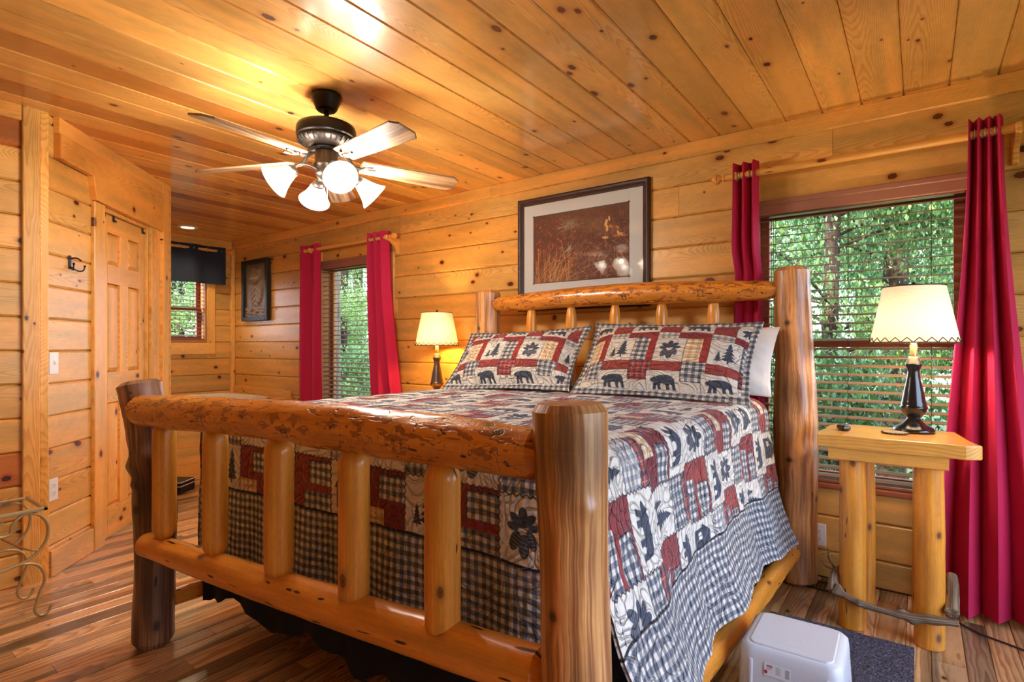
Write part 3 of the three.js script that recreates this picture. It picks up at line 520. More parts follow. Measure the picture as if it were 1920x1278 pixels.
// door in the corner wall
{
  const g = struct('door_1'); g.position.copy(wDiag.position); g.rotation.copy(wDiag.rotation);
  uprightIn(g, 'door_casing', 0.39, 0.5, 0, 2.078, 0.022, 0.021, 0.004, [1.06, 1, 0.9]); uprightIn(g, 'door_casing', 1.09, 1.19, 0, 2.07, 0.022, 0.021, 0.004, [1.06, 1, 0.9]); uprightIn(g, 'door_casing', 1.192, 1.237, 0, 2.07, 0.012, 0.011, 0.004);
  uprightIn(g, 'door_jamb', 0.5, 0.524, 0, 2.07, 0.0, 0.13, 0.002); uprightIn(g, 'door_jamb', 1.072, 1.09, 0, 2.07, 0.0, 0.13, 0.002); boardIn(g, 'head_jamb', 0.524, 1.072, 2.052, 2.075, 0.0, 0.13, 0.002);
  const zf = -0.018, X0 = 0.53, X1 = 1.068, tn = [1.02, 0.96, 0.86];
  const xs = [0.6, 0.748, 0.85, 0.995], stiles = [[X0, xs[0]], [xs[1], xs[2]], [xs[3], X1]];
  for (const [i, [a, b]] of stiles.entries()) uprightIn(g, 'door_stile', a, b, i === 1 ? 0.2 : 0.012, i === 1 ? 1.94 : 2.048, zf, 0.034, 0.002, tn);
  const ys = [[0.012, 0.2], [0.86, 1.055], [1.615, 1.735], [1.935, 2.048]];
  for (const [c, d] of ys) boardIn(g, 'door_rail', xs[0], xs[3], c, d, zf + 0.0004, 0.034, 0.002, undefined, tn);
  for (const [a, b] of [[xs[0], xs[1]], [xs[2], xs[3]]]) for (const [c, d] of [[0.2, 0.86], [1.055, 1.615], [1.735, 1.935]]) {
    const s = new THREE.Shape(); const e = 0.026; s.moveTo(a + e, c + e); s.lineTo(b - e, c + e); s.lineTo(b - e, d - e); s.lineTo(a + e, d - e); s.closePath();
    const geo = new THREE.ExtrudeGeometry(s, { depth: 0.002, bevelEnabled: true, bevelSize: 0.024, bevelThickness: 0.016, bevelSegments: 1 }).translate(0, 0, zf - 0.021), uv = geo.attributes.uv, st = Math.floor(rnd() * 8), u0 = rnd();
    const p = geo.attributes.position; for (let i = 0; i < uv.count; i++) uv.setXY(i, u0 + p.getY(i) / 3.2, (st + Math.min(0.97, Math.max(0.03, (p.getX(i) - a) / 0.2 + 0.1))) / 8);
    mesh('door_panel', tint(geo, tn), M.wallWood, g);
  }
  mesh('door_back', boxAt(X0, X1, 0.012, 2.048, zf - 0.05, zf - 0.033), M.core, g);
  for (const y of [1.855, 1.05, 0.2]) mesh('hinge', boxAt(0.517, 0.53, y - 0.045, y + 0.045, zf, zf + 0.006, 0.002), M.steel, g);
}
// outside: ground and eaves
{ const g = struct('ground'); mesh('ground_surface', new THREE.BoxGeometry(80, 0.1, 80).translate(-2, -0.95, 0), M.ground, g); }
{ const g = struct('roof'); mesh('roof_deck', new THREE.BoxGeometry(XR - XL + 0.8, 0.1, ZF - ZB + 0.8).translate((XR + XL) / 2, CEIL + 0.22, (ZF + ZB) / 2), M.roof, g); }
{ const g = struct('foundation'); mesh('foundation_wall', new THREE.BoxGeometry(XR - XL + 0.2, 0.77, ZF - ZB + 0.2).translate((XR + XL) / 2, -0.525, (ZF + ZB) / 2), M.roof, g); }
// ---------------------------------------------------------------- log bed
reseed(505);
const HL = [-2.49, -3.1], HR = [-0.525, -3.2], FL = [-2.53, -0.96], FR = [-0.613, -1.05];
{
  const b = thing('log_bed', 'peeled log bed frame with tall posts, round rails and spindles', 'bed', [-1.54, 0, -2.08]);
  const bx = -1.54, bz = -2.08, L = (p) => [p[0] - bx, p[1], p[2] - bz];
  const log = (name, pts, radii, mat, o) => mesh(name, logGeo(pts.map(L), radii, o), mat, b);
  log('head_post', [[HR[0], 0, HR[1]], [HR[0] + 0.008, 0.8, HR[1]], [HR[0] - 0.012, 1.63, HR[1] + 0.01]], [0.108, 0.1, 0.105, 0.09, 0.086], M.post, { chamfer: 0.022, amp: 0.06, freq: 3, seed: 3, rings: 70, bumps: [{ a: 0.4, t: 0.42, h: 0.018, w: 0.06 }, { a: 5.0, t: 0.75, h: 0.012, w: 0.03 }] });
  log('head_post', [[HL[0], 0, HL[1]], [HL[0], 0.8, HL[1]], [HL[0], 1.615, HL[1]]], [0.1, 0.092, 0.088], M.post, { chamfer: 0.02, amp: 0.06, freq: 3, seed: 11 });
  log('foot_post', [[FL[0] + 0.002, 0, FL[1]], [FL[0] + 0.016, 0.5, FL[1]], [FL[0] - 0.0, 0.8, FL[1] + 0.012], [FL[0] - 0.05, 1.075, FL[1] + 0.03]], [0.074, 0.074, 0.078, 0.073, 0.076, 0.082], M.greyPost, { chamfer: 0.02, amp: 0.08, freq: 4, seed: 19, rings: 90, seg: 44, bumps: [{ a: 1.2, t: 0.63, h: 0.03, w: 0.05 }, { a: 2.3, t: 0.55, h: 0.02, w: 0.02 }, { a: 0.4, t: 0.52, h: 0.02, w: 0.025 }, { a: 3.4, t: 0.52, h: 0.02, w: 0.03 }, { a: 5.8, t: 0.6, h: 0.02, w: 0.04 }] });
  log('foot_post', [[FR[0] + 0.012, 0, FR[1]], [FR[0] + 0.012, 0.55, FR[1]], [FR[0] - 0.002, 1.095, FR[1]]], [0.084, 0.078, 0.074, 0.082], M.post, { chamfer: 0.016, amp: 0.05, freq: 3, seed: 27, rings: 80, seg: 44, ends: 0.14, bumps: [{ a: 1.0, t: 0.8, h: 0.008, w: 0.02 }] });
  // rails
  log('foot_top_rail', [[FL[0] + 0.035, 0.966, FL[1] + 0.066], [-1.6, 0.985, -0.975], [FR[0] - 0.05, 0.978, FR[1] + 0.012]], [0.06, 0.064, 0.062, 0.066, 0.066, 0.058], M.rail, { chamfer: 0.03, ends: 0.45, amp: 0.07, freq: 6, seed: 5, rings: 110, seg: 40 });
  log('foot_low_rail', [[FL[0] + 0.07, 0.44, FL[1] + 0.055], [-1.6, 0.455, -0.975], [FR[0] - 0.05, 0.49, FR[1] + 0.012]], [0.046, 0.052, 0.056, 0.055], M.dash, { chamfer: 0.02, ends: 0.4, amp: 0.05, seed: 8, rings: 90, seg: 36 });
  const hx = (t, y, o = 0) => [mix(HL[0], HR[0], t), y, mix(HL[1], HR[1], t) + o];
  log('head_top_rail', [hx(0.03, 1.51, 0.012), hx(0.5, 1.535, 0.02), hx(0.965, 1.512, 0.028)], [0.05, 0.06, 0.063, 0.066, 0.062, 0.05], M.rail, { chamfer: 0.05, ends: 0.35, amp: 0.05, freq: 5, seed: 15, rings: 90 });
  log('head_low_rail', [hx(0.04, 0.62), hx(0.96, 0.62)], [0.05, 0.05], M.gold, { seed: 16 });
  for (const px of [-2.126, -1.824, -1.52, -1.226, -0.93]) { const t = (px - HL[0]) / (HR[0] - HL[0]); log('head_spindle', [hx(t, 0.64), hx(t, 1.0), hx(t, 1.495)], [0.036, 0.036, 0.036, 0.036, 0.036, 0.036, 0.036, 0.036, 0.036, 0.035, 0.022], M.gold, { amp: 0.03, rings: 30, seg: 24, chamfer: 0.035, ends: 0.35 }); }
  for (const [px, r] of [[-2.32, 0.041], [-1.985, 0.041], [-1.632, 0.045], [-1.29, 0.044], [-0.965, 0.046]]) { const t = (px - FL[0]) / (FR[0] - FL[0]), z = mix(FL[1] + 0.06, FR[1] + 0.012, t) - 0.012 * Math.sin(t * 3.1); log('foot_spindle', [[px, 0.482, z], [px, 0.7, z], [px, 0.935, z]], [r * 0.55, r, r, r, r, r, r, r, r, r, r, r * 0.6], M.gold, { amp: 0.025, rings: 40, seg: 28, chamfer: 0.012, ends: 0.3 }); }
  for (const [f, h, s] of [[FR, HR, 41], [FL, HL, 47]]) log('side_rail', [[f[0], 0.172, f[1] - 0.06], [(f[0] + h[0]) / 2, 0.16, (f[1] + h[1]) / 2], [h[0], 0.172, h[1] + 0.08]], [0.044, 0.046, 0.045], M.dash, { amp: 0.07, freq: 7, seed: s, rings: 70 });
}
// bedding
const TOPY = 0.945, qHL = [-2.44, -2.95], qHR = [-0.635, -3.04], qFL = [-2.46, -1.12], qFR = [-0.68, -1.2];
const bil = (s, t) => [mix(mix(qHL[0], qHR[0], s), mix(qFL[0], qFR[0], s), t), mix(mix(qHL[1], qHR[1], s), mix(qFL[1], qFR[1], s), t)];
{
  const blk = (inset, y0, y1, r) => { const s = new THREE.Shape(), c = [bil(0, 0), bil(1, 0), bil(1, 1), bil(0, 1)], cx = -1.55, cz = -2.1; c.forEach(([x, z], i) => { const px = x + Math.sign(cx - x) * inset, pz = -(z + Math.sign(cz - z) * inset); i ? s.lineTo(px, pz) : s.moveTo(px, pz); }); s.closePath(); return new THREE.ExtrudeGeometry(s, { depth: y1 - y0 - 2 * r, bevelEnabled: true, bevelSize: r, bevelThickness: r, bevelOffset: -r, bevelSegments: 3 }).rotateX(-Math.PI / 2).translate(0, y0 + r, 0); };
  solo('box_spring', 'navy covered box spring inside the log bed frame under the mattress', 'box spring', blk(0.05, 0.235, 0.56, 0.01), M.skirt);
  solo('mattress', 'thick mattress under the patchwork quilt', 'mattress', blk(0.035, 0.56, TOPY - 0.03, 0.06), M.mattress);
  // bed skirt: wavy strip hanging round the box spring
  const per = []; for (let k = 0; k <= 60; k++) per.push([bil(0, k / 60), [-1, 0]]); for (let k = 1; k <= 50; k++) per.push([bil(k / 50, 1), [0, 1]]); for (let k = 1; k <= 60; k++) per.push([bil(1, 1 - k / 60), [1, 0]]);
  const nP = per.length - 1;
  solo('bed_skirt', 'dark navy gathered bed skirt hanging below the quilt', 'bed skirt', sheetGeo((u, v) => { const k = Math.min(nP, Math.round(u * nP)), [[x, z], [ox, oz]] = per[k], w = -0.012 + 0.012 * Math.sin(k * 1.1) * v, y = 0.5 - v * (0.34 + 0.025 * Math.sin(k * 0.45) + 0.012 * Math.sin(k * 1.3 + 1)); return [x + ox * w, y, z + oz * w]; }, (u, v) => [u * 10, v], nP, 6, 0.004), M.skirt);
  // quilt
  const q = thing('patchwork_quilt', 'red, cream and navy patchwork quilt with bears, pine trees and gingham border', 'quilt', [0, 0, 0]);
  const W = 1.82, D = 0.65, DF = 0.53, R = 0.075, LEN = 1.9;
  const wr = (x, z, s) => 0.006 * fbm3(x * 5 + s, z * 5, s) + 0.003 * n3(x * 17, z * 17, s);
  mesh('quilt_top', sheetGeo((u, v) => {
    const a = (u - 0.5) * (W + 2 * D), half = W / 2, t = v, out = Math.abs(a) - (half - R), sgn = Math.sign(a);
    if (out <= 0) { const [x, z] = bil(0.5 + a / W, t); const crown = 0.014 * (1 - (a / half) ** 2); return [x, TOPY + crown + wr(x, z, 2) - 0.03 * sst(0.97, 1.0, v), z]; }
    const arc = R * Math.PI / 2, th = Math.min(out, arc) / R; let ox = -R + R * Math.sin(th), dy = R * (1 - Math.cos(th)); const [x, z] = bil(sgn > 0 ? 1 : 0, t);
    const drop = Math.max(0, out - arc), k = drop / 0.55;
    dy += drop; ox += 0.012 + (sgn > 0 ? 0.092 : 0.02) * k * k + k * (sgn > 0 ? 1 : 0.4) * (0.017 * Math.sin(t * 15 + 0.8) + 0.01 * Math.sin(t * 37 + 2)) + wr(z, dy, 5) * 2;
    if (sgn > 0) ox += 0.08 * sst(0.6, 0.99, t) * k * 1.4; // swings out at the foot corner
    return [x + sgn * ox, TOPY - dy + wr(x, z, 3) - 0.02 * sst(0.97, 1, v) - (sgn > 0 ? (0.015 * Math.sin(t * 9 + 1) + 0.03 * sst(0.35, 0.95, t)) * k : 0), z + (sgn > 0 ? 0.02 * k * sst(0.7, 1, t) : 0)];
  }, (u, v) => [u * (W + 2 * D) / QW + (1 - (W + 2 * D) / QW) / 2, 1 - (v * LEN) / QL], 150, 110, 0.012), M.quilt, q);
  mesh('quilt_foot_flap', sheetGeo((u, v) => {
    const [x, z] = bil(mix(0.012, 1.0, u), 1), o = v * (DF + R), arc = R * Math.PI / 2, th = Math.min(o, arc) / R, drop = Math.max(0, o - arc), k = drop / 0.55;
    return [x + 0.02 * k * (u - 0.3), TOPY - 0.028 - R * (1 - Math.cos(th)) - drop + wr(x, v, 7) + 0.012 * (1 - ((u - 0.5) * 2) ** 2), z - R + R * Math.sin(th) + 0.004 + k * (0.008 * Math.sin(u * 22) + 0.006 * Math.sin(u * 51)) + 0.01 * k];
  }, (u, v) => [(D + mix(0.012, 1.0, u) * W) / QW + (1 - (W + 2 * D) / QW) / 2, 1 - (LEN + v * (DF + R)) / QL], 110, 40, 0.012), M.quilt, q);
}
// pillows
function pillowGeo(w, h, t, fl, sag = 0.02, sd = 1) { // lies in the xy plane, thick in z
  const N = 48, K = 32, P = (u, v, side) => { const x = (u - 0.5) * 2, y = (v - 0.5) * 2, ix = Math.min(1, Math.abs(x) / (1 - fl / w * 2)), iy = Math.min(1, Math.abs(y) / (1 - fl / h * 2)); const puff = Math.pow(Math.max(0, 1 - Math.pow(ix, 3.2)), 0.62) * Math.pow(Math.max(0, 1 - Math.pow(iy, 3.0)), 0.62); const corner = 1 - 0.05 * (1 - Math.abs(x)) * Math.abs(y) - 0.03; const pin = 1 - 0.06 * (1 - y * y) * Math.abs(x) ** 6; return [x * w / 2 * pin, y * h / 2 * (1 - 0.07 * (1 - x * x) * Math.abs(y) ** 6), side * (puff * t / 2 + 0.004) + 0.006 * fbm3(x * 3 + sd, y * 3, side) + 0.003 * n3(x * 12, y * 12, sd)]; };
  const pos = [], uv = [], idx = [];
  for (const s of [1, -1]) { const o = pos.length / 3; for (let j = 0; j <= K; j++) for (let i = 0; i <= N; i++) { pos.push(...P(i / N, j / K, s)); uv.push(i / N, j / K); } for (let j = 0; j < K; j++) for (let i = 0; i < N; i++) { const a = o + j * (N + 1) + i, b = a + 1, c = a + N + 1, d = c + 1; s > 0 ? idx.push(a, b, c, b, d, c) : idx.push(a, c, b, b, c, d); } }
  const O = (N + 1) * (K + 1), rim = (a, b) => idx.push(a, a + O, b, b, a + O, b + O);
  for (let i = 0; i < N; i++) { rim(i, i + 1); rim(K * (N + 1) + i + 1, K * (N + 1) + i); } for (let j = 0; j < K; j++) { rim((j + 1) * (N + 1), j * (N + 1)); rim(j * (N + 1) + N, (j + 1) * (N + 1) + N); }
  const g = new THREE.BufferGeometry(); g.setAttribute('position', new THREE.Float32BufferAttribute(pos, 3)); g.setAttribute('uv', new THREE.Float32BufferAttribute(uv, 2)); g.setIndex(idx); g.computeVertexNormals(); return g;
}
function pillow(name, label, cat, geo, mat, p, rx, ry, rz, group) { const m = solo(name, label, cat, geo, mat, group); m.position.set(...p); m.rotation.set(rx, ry, rz, 'YXZ'); return m; }
pillow('pillow_sham', 'quilted patchwork sham nearer the tall lamp, propped against a white pillow by the head post', 'pillow', pillowGeo(0.9, 0.5, 0.18, 0.045, 0.02, 3), M.sham[1], [-1.06, 1.152, -2.755], -0.7, 0.06, -0.02, 'patchwork shams on the bed');
pillow('pillow_sham', 'quilted patchwork sham nearer the small lit lamp, its raised corner overlapping the other sham', 'pillow', pillowGeo(0.88, 0.48, 0.18, 0.045, 0.02, 8), M.sham[0], [-1.965, 1.14, -2.7], -0.74, 0.03, 0.05, 'patchwork shams on the bed');
pillow('bed_pillow', 'plain white pillow tucked behind the right sham by the tall head post', 'pillow', pillowGeo(0.72, 0.4, 0.11, 0.012, 0.02, 13), M.linen, [-0.93, 1.15, -2.97], -0.55, 0.04, -0.02, 'white pillows behind the shams');
pillow('bed_pillow', 'plain white pillow peeking out behind the left sham', 'pillow', pillowGeo(0.8, 0.4, 0.11, 0.012, 0.02, 17), M.linen, [-2.04, 1.145, -2.9], -0.55, 0.03, 0.03, 'white pillows behind the shams');

// ---------------------------------------------------------------- blinds
function blind(label, base, w, pitch, o = {}) {
  const [x0, x1, y0, y1] = w, cx = (x0 + x1) / 2, g = thing('window_blind', label, 'blind'); g.position.copy(V3(cx, y0, 0).applyMatrix4(base.matrix)); g.rotation.copy(base.rotation);
  const W = x1 - x0 - 0.05, H = y1 - y0, sg = new THREE.BufferGeometry();
  { const geo = new THREE.BoxGeometry(W, 0.003, 0.05, 1, 1, 4), p = geo.attributes.position; for (let i = 0; i < p.count; i++) p.setY(i, p.getY(i) + 0.003 * (1 - (p.getZ(i) / 0.025) ** 2)); geo.computeVertexNormals(); sg.copy(geo); }
  const zc = o.z ?? -0.042;
  mesh('valance', merge([boxAt(-W / 2 - 0.02, W / 2 + 0.02, H - 0.055, H + 0.02, -0.012, 0.012, 0.005), boxAt(-W / 2 - 0.02, W / 2 + 0.02, H - 0.004, H + 0.026, -0.012, 0.02, 0.006)]), M.valance, g);
  mesh('head_rail', boxAt(-W / 2, W / 2, H - 0.06, H - 0.022, zc - 0.024, zc + 0.024), M.slat, g);
  const top = H - 0.08, bot = 0.05, n = Math.floor((top - bot) / pitch);
  for (let k = 0; k <= n; k++) { const m = mesh('slat', sg, M.slat, g); m.position.set(0, top - k * pitch, zc); m.rotation.x = (o.tilt ?? 0.19); }
  mesh('bottom_rail', boxAt(-W / 2, W / 2, 0.024, 0.042, zc - 0.026, zc + 0.026, 0.005), M.slat, g);
  for (const q of o.cords ?? [-0.32, 0.02, 0.34]) for (const z of [zc - 0.027, zc + 0.027]) mesh('ladder_cord', new THREE.CylinderGeometry(0.0011, 0.0011, top - 0.03, 5).translate(q * W, (top + 0.03) / 2 + 0.01, z), M.cord, g);
  if (o.pull) mesh('pull_cord', merge([new THREE.CylinderGeometry(0.0013, 0.0013, o.pull, 5).translate(0, -o.pull / 2, 0), lathe([[0.001, -o.pull + 0.02], [0.007, -o.pull], [0.009, -o.pull - 0.02], [0.001, -o.pull - 0.024]], 10)]).translate(o.px, top, zc + 0.034), M.cord, g);
  return g;
}
for (const w of [wBack, wFar, wDiag, wLeft]) w.updateMatrix();
blind('dark wood slatted blind over the big window beside the log nightstand', wBack, L1, 0.0447, { cords: [-0.42, -0.02, 0.36], pull: 0.36, px: -0.36 });
blind('dark wood slatted blind between the two narrow red curtains of the far window', wBack, L2, 0.0447, { cords: [-0.4, 0.05, 0.4] });
blind('dark slatted blind under the navy valance in the nook', wFar, W3, 0.044, { cords: [-0.3, 0.33] });

// ---------------------------------------------------------------- curtain rods and curtains
const woodPlain = (geo, c = [1, 0.93, 0.84]) => { const uv = geo.attributes.uv, s = Math.floor(rnd() * 8), u0 = rnd(); for (let i = 0; i < uv.count; i++) uv.setXY(i, u0 + uv.getY(i) * 0.3, (s + 0.1 + 0.8 * Math.abs((uv.getX(i) % 1) * 2 - 1)) / 8); return tint(geo, c); };
const finial = () => lathe([[0.001, 0], [0.02, 0], [0.02, 0.008], [0.012, 0.014], [0.011, 0.02], [0.02, 0.028], [0.028, 0.042], [0.028, 0.054], [0.02, 0.07], [0.001, 0.078]], 20);
function rod(label, a, b, z, y, ends, brs, r = 0.017) {
  const g = thing('curtain_rod', label, 'curtain rod', [(a + b) / 2, y, z]);
  mesh('pole', woodPlain(new THREE.CylinderGeometry(r, r, b - a, 20).rotateZ(Math.PI / 2)), M.wallWood, g);
  if (ends[0]) mesh('finial', woodPlain(finial().rotateZ(Math.PI / 2).translate(-(b - a) / 2, 0, 0), [1, 0.8, 0.62]), M.wallWood, g);
  if (ends[1]) mesh('finial', woodPlain(finial().rotateZ(-Math.PI / 2).translate((b - a) / 2, 0, 0), [1, 0.8, 0.62]), M.wallWood, g);
  const d = z - ZB;
  for (const x of brs) { const s = new THREE.Shape(); s.moveTo(-d, -0.13); s.lineTo(-d + 0.025, -0.13); s.quadraticCurveTo(-d + 0.03, -0.04, 0.028, -0.022); s.lineTo(0.028, 0.012); s.lineTo(0.018, 0.012); s.absarc(0, 0, 0.0185, 0.6, Math.PI - 0.3, true); s.lineTo(-d, 0.0); s.closePath(); mesh('bracket', woodPlain(new THREE.ExtrudeGeometry(s, { depth: 0.018, bevelEnabled: true, bevelSize: 0.003, bevelThickness: 0.003, bevelSegments: 1 }).rotateY(-Math.PI / 2).translate(x - (a + b) / 2 + 0.009, 0, 0)), M.wallWood, g); }
  return g;
}
rod('thick pine curtain rod above the big window by the nightstand', -0.875, 0.41, -3.215, 2.16, [1, 1], [-0.82, 0.345], 0.0195);
rod('pine curtain rod with ball finials above the far narrow window', -4.9, -3.66, -3.215, 2.157, [1, 1], [-4.8, -3.685]);
function curtain(label, o) {
  const g = thing('red_curtain', label, 'curtain', [(o.t0 + o.t1) / 2, o.y0, o.z], 0), cx = (o.t0 + o.t1) / 2, n = o.folds;
  const f = (u, v) => { const y = mix(o.y1, o.y0, v), k = sst(0, 1, v), x0 = mix(o.t0, o.b0, k), x1 = mix(o.t1, o.b1, k), A = mix(o.a0 ?? 0.03, o.a1 ?? 0.035, v) * (o.push ? 1 - 0.55 * sst(1.78, 1.6, y) : 1), ph = o.ph ?? 0; const s = Math.sin(u * Math.PI * 2 * n + ph), x = mix(x0, x1, u) + (o.sk ?? 0.25) * (x1 - x0) / n * 0.25 * Math.sin(u * Math.PI * 4 * n + ph * 2); return [x - cx, y - o.y0, A * s * (1 + 0.2 * Math.sin(v * 5 + u * 9)) + 0.012 * v * Math.sin(u * 7 + v * 4 + (o.ph ?? 0)) - (o.push ? o.push * sst(1.78, 1.6, y) : 0)]; };
  mesh('cloth', sheetGeo((u, v) => f(u, v), (u, v) => [u * 9, v * 28], Math.round(n * 20), 40, 0.003), M.red, g);
  const ry = o.rod; // grommets where the cloth crosses the rod
  for (let k = 0; k < Math.round(n * 2); k++) { const u = (k + 0.5 - 0.5 * (o.ph ? 0 : 0)) / (n * 2), c = f(u, (o.y1 - ry) / (o.y1 - o.y0)); mesh('grommet', new THREE.TorusGeometry(0.0215, 0.004, 6, 20).rotateY(Math.PI / 2).translate(c[0], ry - o.y0, 0), M.steel, g); }
  return g;
}
curtain('red curtain hanging behind the log headboard beside the framed print', { t0: -0.835, t1: -0.705, b0: -0.88, b1: -0.69, y0: 0.02, y1: 2.225, z: -3.215, folds: 2.5, rod: 2.16, a0: 0.034, a1: 0.04, ph: 0.4, push: 0.082 });
curtain('red curtain reaching the floor behind the log nightstand', { t0: 0.175, t1: 0.295, b0: 0.06, b1: 0.42, y0: 0.02, y1: 2.225, z: -3.215, folds: 3.5, rod: 2.16, a0: 0.032, a1: 0.055, ph: 0.9 });
curtain('leftmost red curtain, next to the carved bear plaque', { t0: -4.99, t1: -4.66, b0: -5.0, b1: -4.64, y0: 0.02, y1: 2.21, z: -3.215, folds: 1.5, rod: 2.157, a0: 0.022, a1: 0.026, ph: 0.2 });
curtain('red curtain nearer the small lamp at the far window', { t0: -3.93, t1: -3.69, b0: -3.86, b1: -3.48, y0: 0.02, y1: 2.215, z: -3.215, folds: 2.5, rod: 2.157, a0: 0.03, a1: 0.04, ph: 2.2 });
{ // nook valance on its own rod
  const zc = XL + 0.075, g = thing('curtain_rod', 'short pine rod carrying the navy valance in the nook', 'curtain rod', [zc, 2.3, -2.74]);
  mesh('pole', woodPlain(new THREE.CylinderGeometry(0.015, 0.015, 0.96, 16).rotateX(Math.PI / 2)), M.wallWood, g);
  mesh('finial', woodPlain(finial().rotateX(-Math.PI / 2).translate(0, 0, -0.48), [1, 0.75, 0.55]), M.wallWood, g); mesh('finial', woodPlain(finial().rotateX(Math.PI / 2).translate(0, 0, 0.48), [1, 0.75, 0.55]), M.wallWood, g);
  for (const z of [-0.455, 0.455]) mesh('bracket', woodPlain(rbox(0.075, 0.02, 0.016).translate(-0.037, -0.02, z)), M.wallWood, g);
  const v = thing('valance_curtain', 'short navy valance over the nook window', 'curtain', [zc, 1.92, -2.74]);
  mesh('cloth', sheetGeo((a, b) => [0.024 * Math.sin(a * Math.PI * 2 * 3 + 0.6) * (0.9 + 0.1 * b), 0.425 * (1 - b), -0.455 + a * 0.91], (a, b) => [a * 8, b * 4], 70, 12, 0.003), M.navy, v);
  for (let k = 0; k < 6; k++) mesh('grommet', new THREE.TorusGeometry(0.021, 0.0045, 6, 20).translate(0, 0.38, -0.455 + (k + 0.31) / 6 * 0.91), M.steel, v);
}

// ---------------------------------------------------------------- pictures
{
  const x0 = -2.373, x1 = -1.362, y1 = 2.28, y0 = 1.47, g = thing('framed_print', 'framed autumn undergrowth print with wide grey mat above the headboard', 'picture', [(x0 + x1) / 2, y0, ZB]), w = x1 - x0, h = y1 - y0, f = 0.048;
  mesh('backing', boxAt(-w / 2 + 0.01, w / 2 - 0.01, 0.01, h - 0.01, 0.001, 0.008), M.core, g);
  const bar = (L) => { const s = new THREE.Shape(); s.moveTo(0, 0); s.lineTo(f, 0); s.lineTo(f, 0.012); s.lineTo(f * 0.72, 0.02); s.quadraticCurveTo(f * 0.5, 0.034, f * 0.2, 0.034); s.lineTo(0, 0.028); s.closePath(); const e = new THREE.ExtrudeGeometry(s, { depth: L, bevelEnabled: false }); const p = e.attributes.position; for (let i = 0; i < p.count; i++) { const t = p.getX(i); p.setZ(i, p.getZ(i) < L / 2 ? t : L - t); } e.computeVertexNormals(); return e; };
  const put = (L, m4) => mesh('frame_side', bar(L).applyMatrix4(m4), M.frameDark, g);
  const B = (x, y, z, p) => new THREE.Matrix4().makeBasis(V3(...x), V3(...y), V3(...z)).setPosition(...p);
  put(w, B([0, -1, 0], [0, 0, 1], [-1, 0, 0], [w / 2, h, 0])); put(w, B([0, 1, 0], [0, 0, 1], [1, 0, 0], [-w / 2, 0, 0])); put(h, B([1, 0, 0], [0, 0, 1], [0, -1, 0], [-w / 2, h, 0])); put(h, B([-1, 0, 0], [0, 0, 1], [0, 1, 0], [w / 2, 0, 0]));
  const ix0 = -2.24 - (x0 + x1) / 2, ix1 = -1.507 - (x0 + x1) / 2, iy0 = 1.67 - y0, iy1 = 2.145 - y0;
  mesh('print', new THREE.PlaneGeometry(ix1 - ix0, iy1 - iy0).translate((ix0 + ix1) / 2, (iy0 + iy1) / 2, 0.0095), M.print, g);
  mesh('mat_board', merge([boxAt(-w / 2 + f * 0.8, ix0, f * 0.8, h - f * 0.8, 0.008, 0.0115, 0.0005), boxAt(ix1, w / 2 - f * 0.8, f * 0.8, h - f * 0.8, 0.008, 0.0115, 0.0005), boxAt(ix0, ix1, f * 0.8, iy0, 0.008, 0.0115, 0.0005), boxAt(ix0, ix1, iy1, h - f * 0.8, 0.008, 0.0115, 0.0005)]), M.mat, g);
  const e = 0.005, bars = [[ix0 - 0.012, ix1 + 0.012, iy1, iy1 + e], [ix0 - 0.012, ix1 + 0.012, iy0 - e, iy0], [ix0 - e, ix0, iy0 - 0.012, iy1 + 0.012], [ix1, ix1 + e, iy0 - 0.012, iy1 + 0.012]];
  mesh('inner_border', merge(bars.map(([a, b, c, d]) => boxAt(a, b, c, d, 0.0112, 0.0135, 0.0005))), M.matEdge, g);
  mesh('glazing', new THREE.PlaneGeometry(w - 2 * f + 0.01, h - 2 * f + 0.01).translate(0, h / 2, 0.015), M.pictureGlass, g);
}
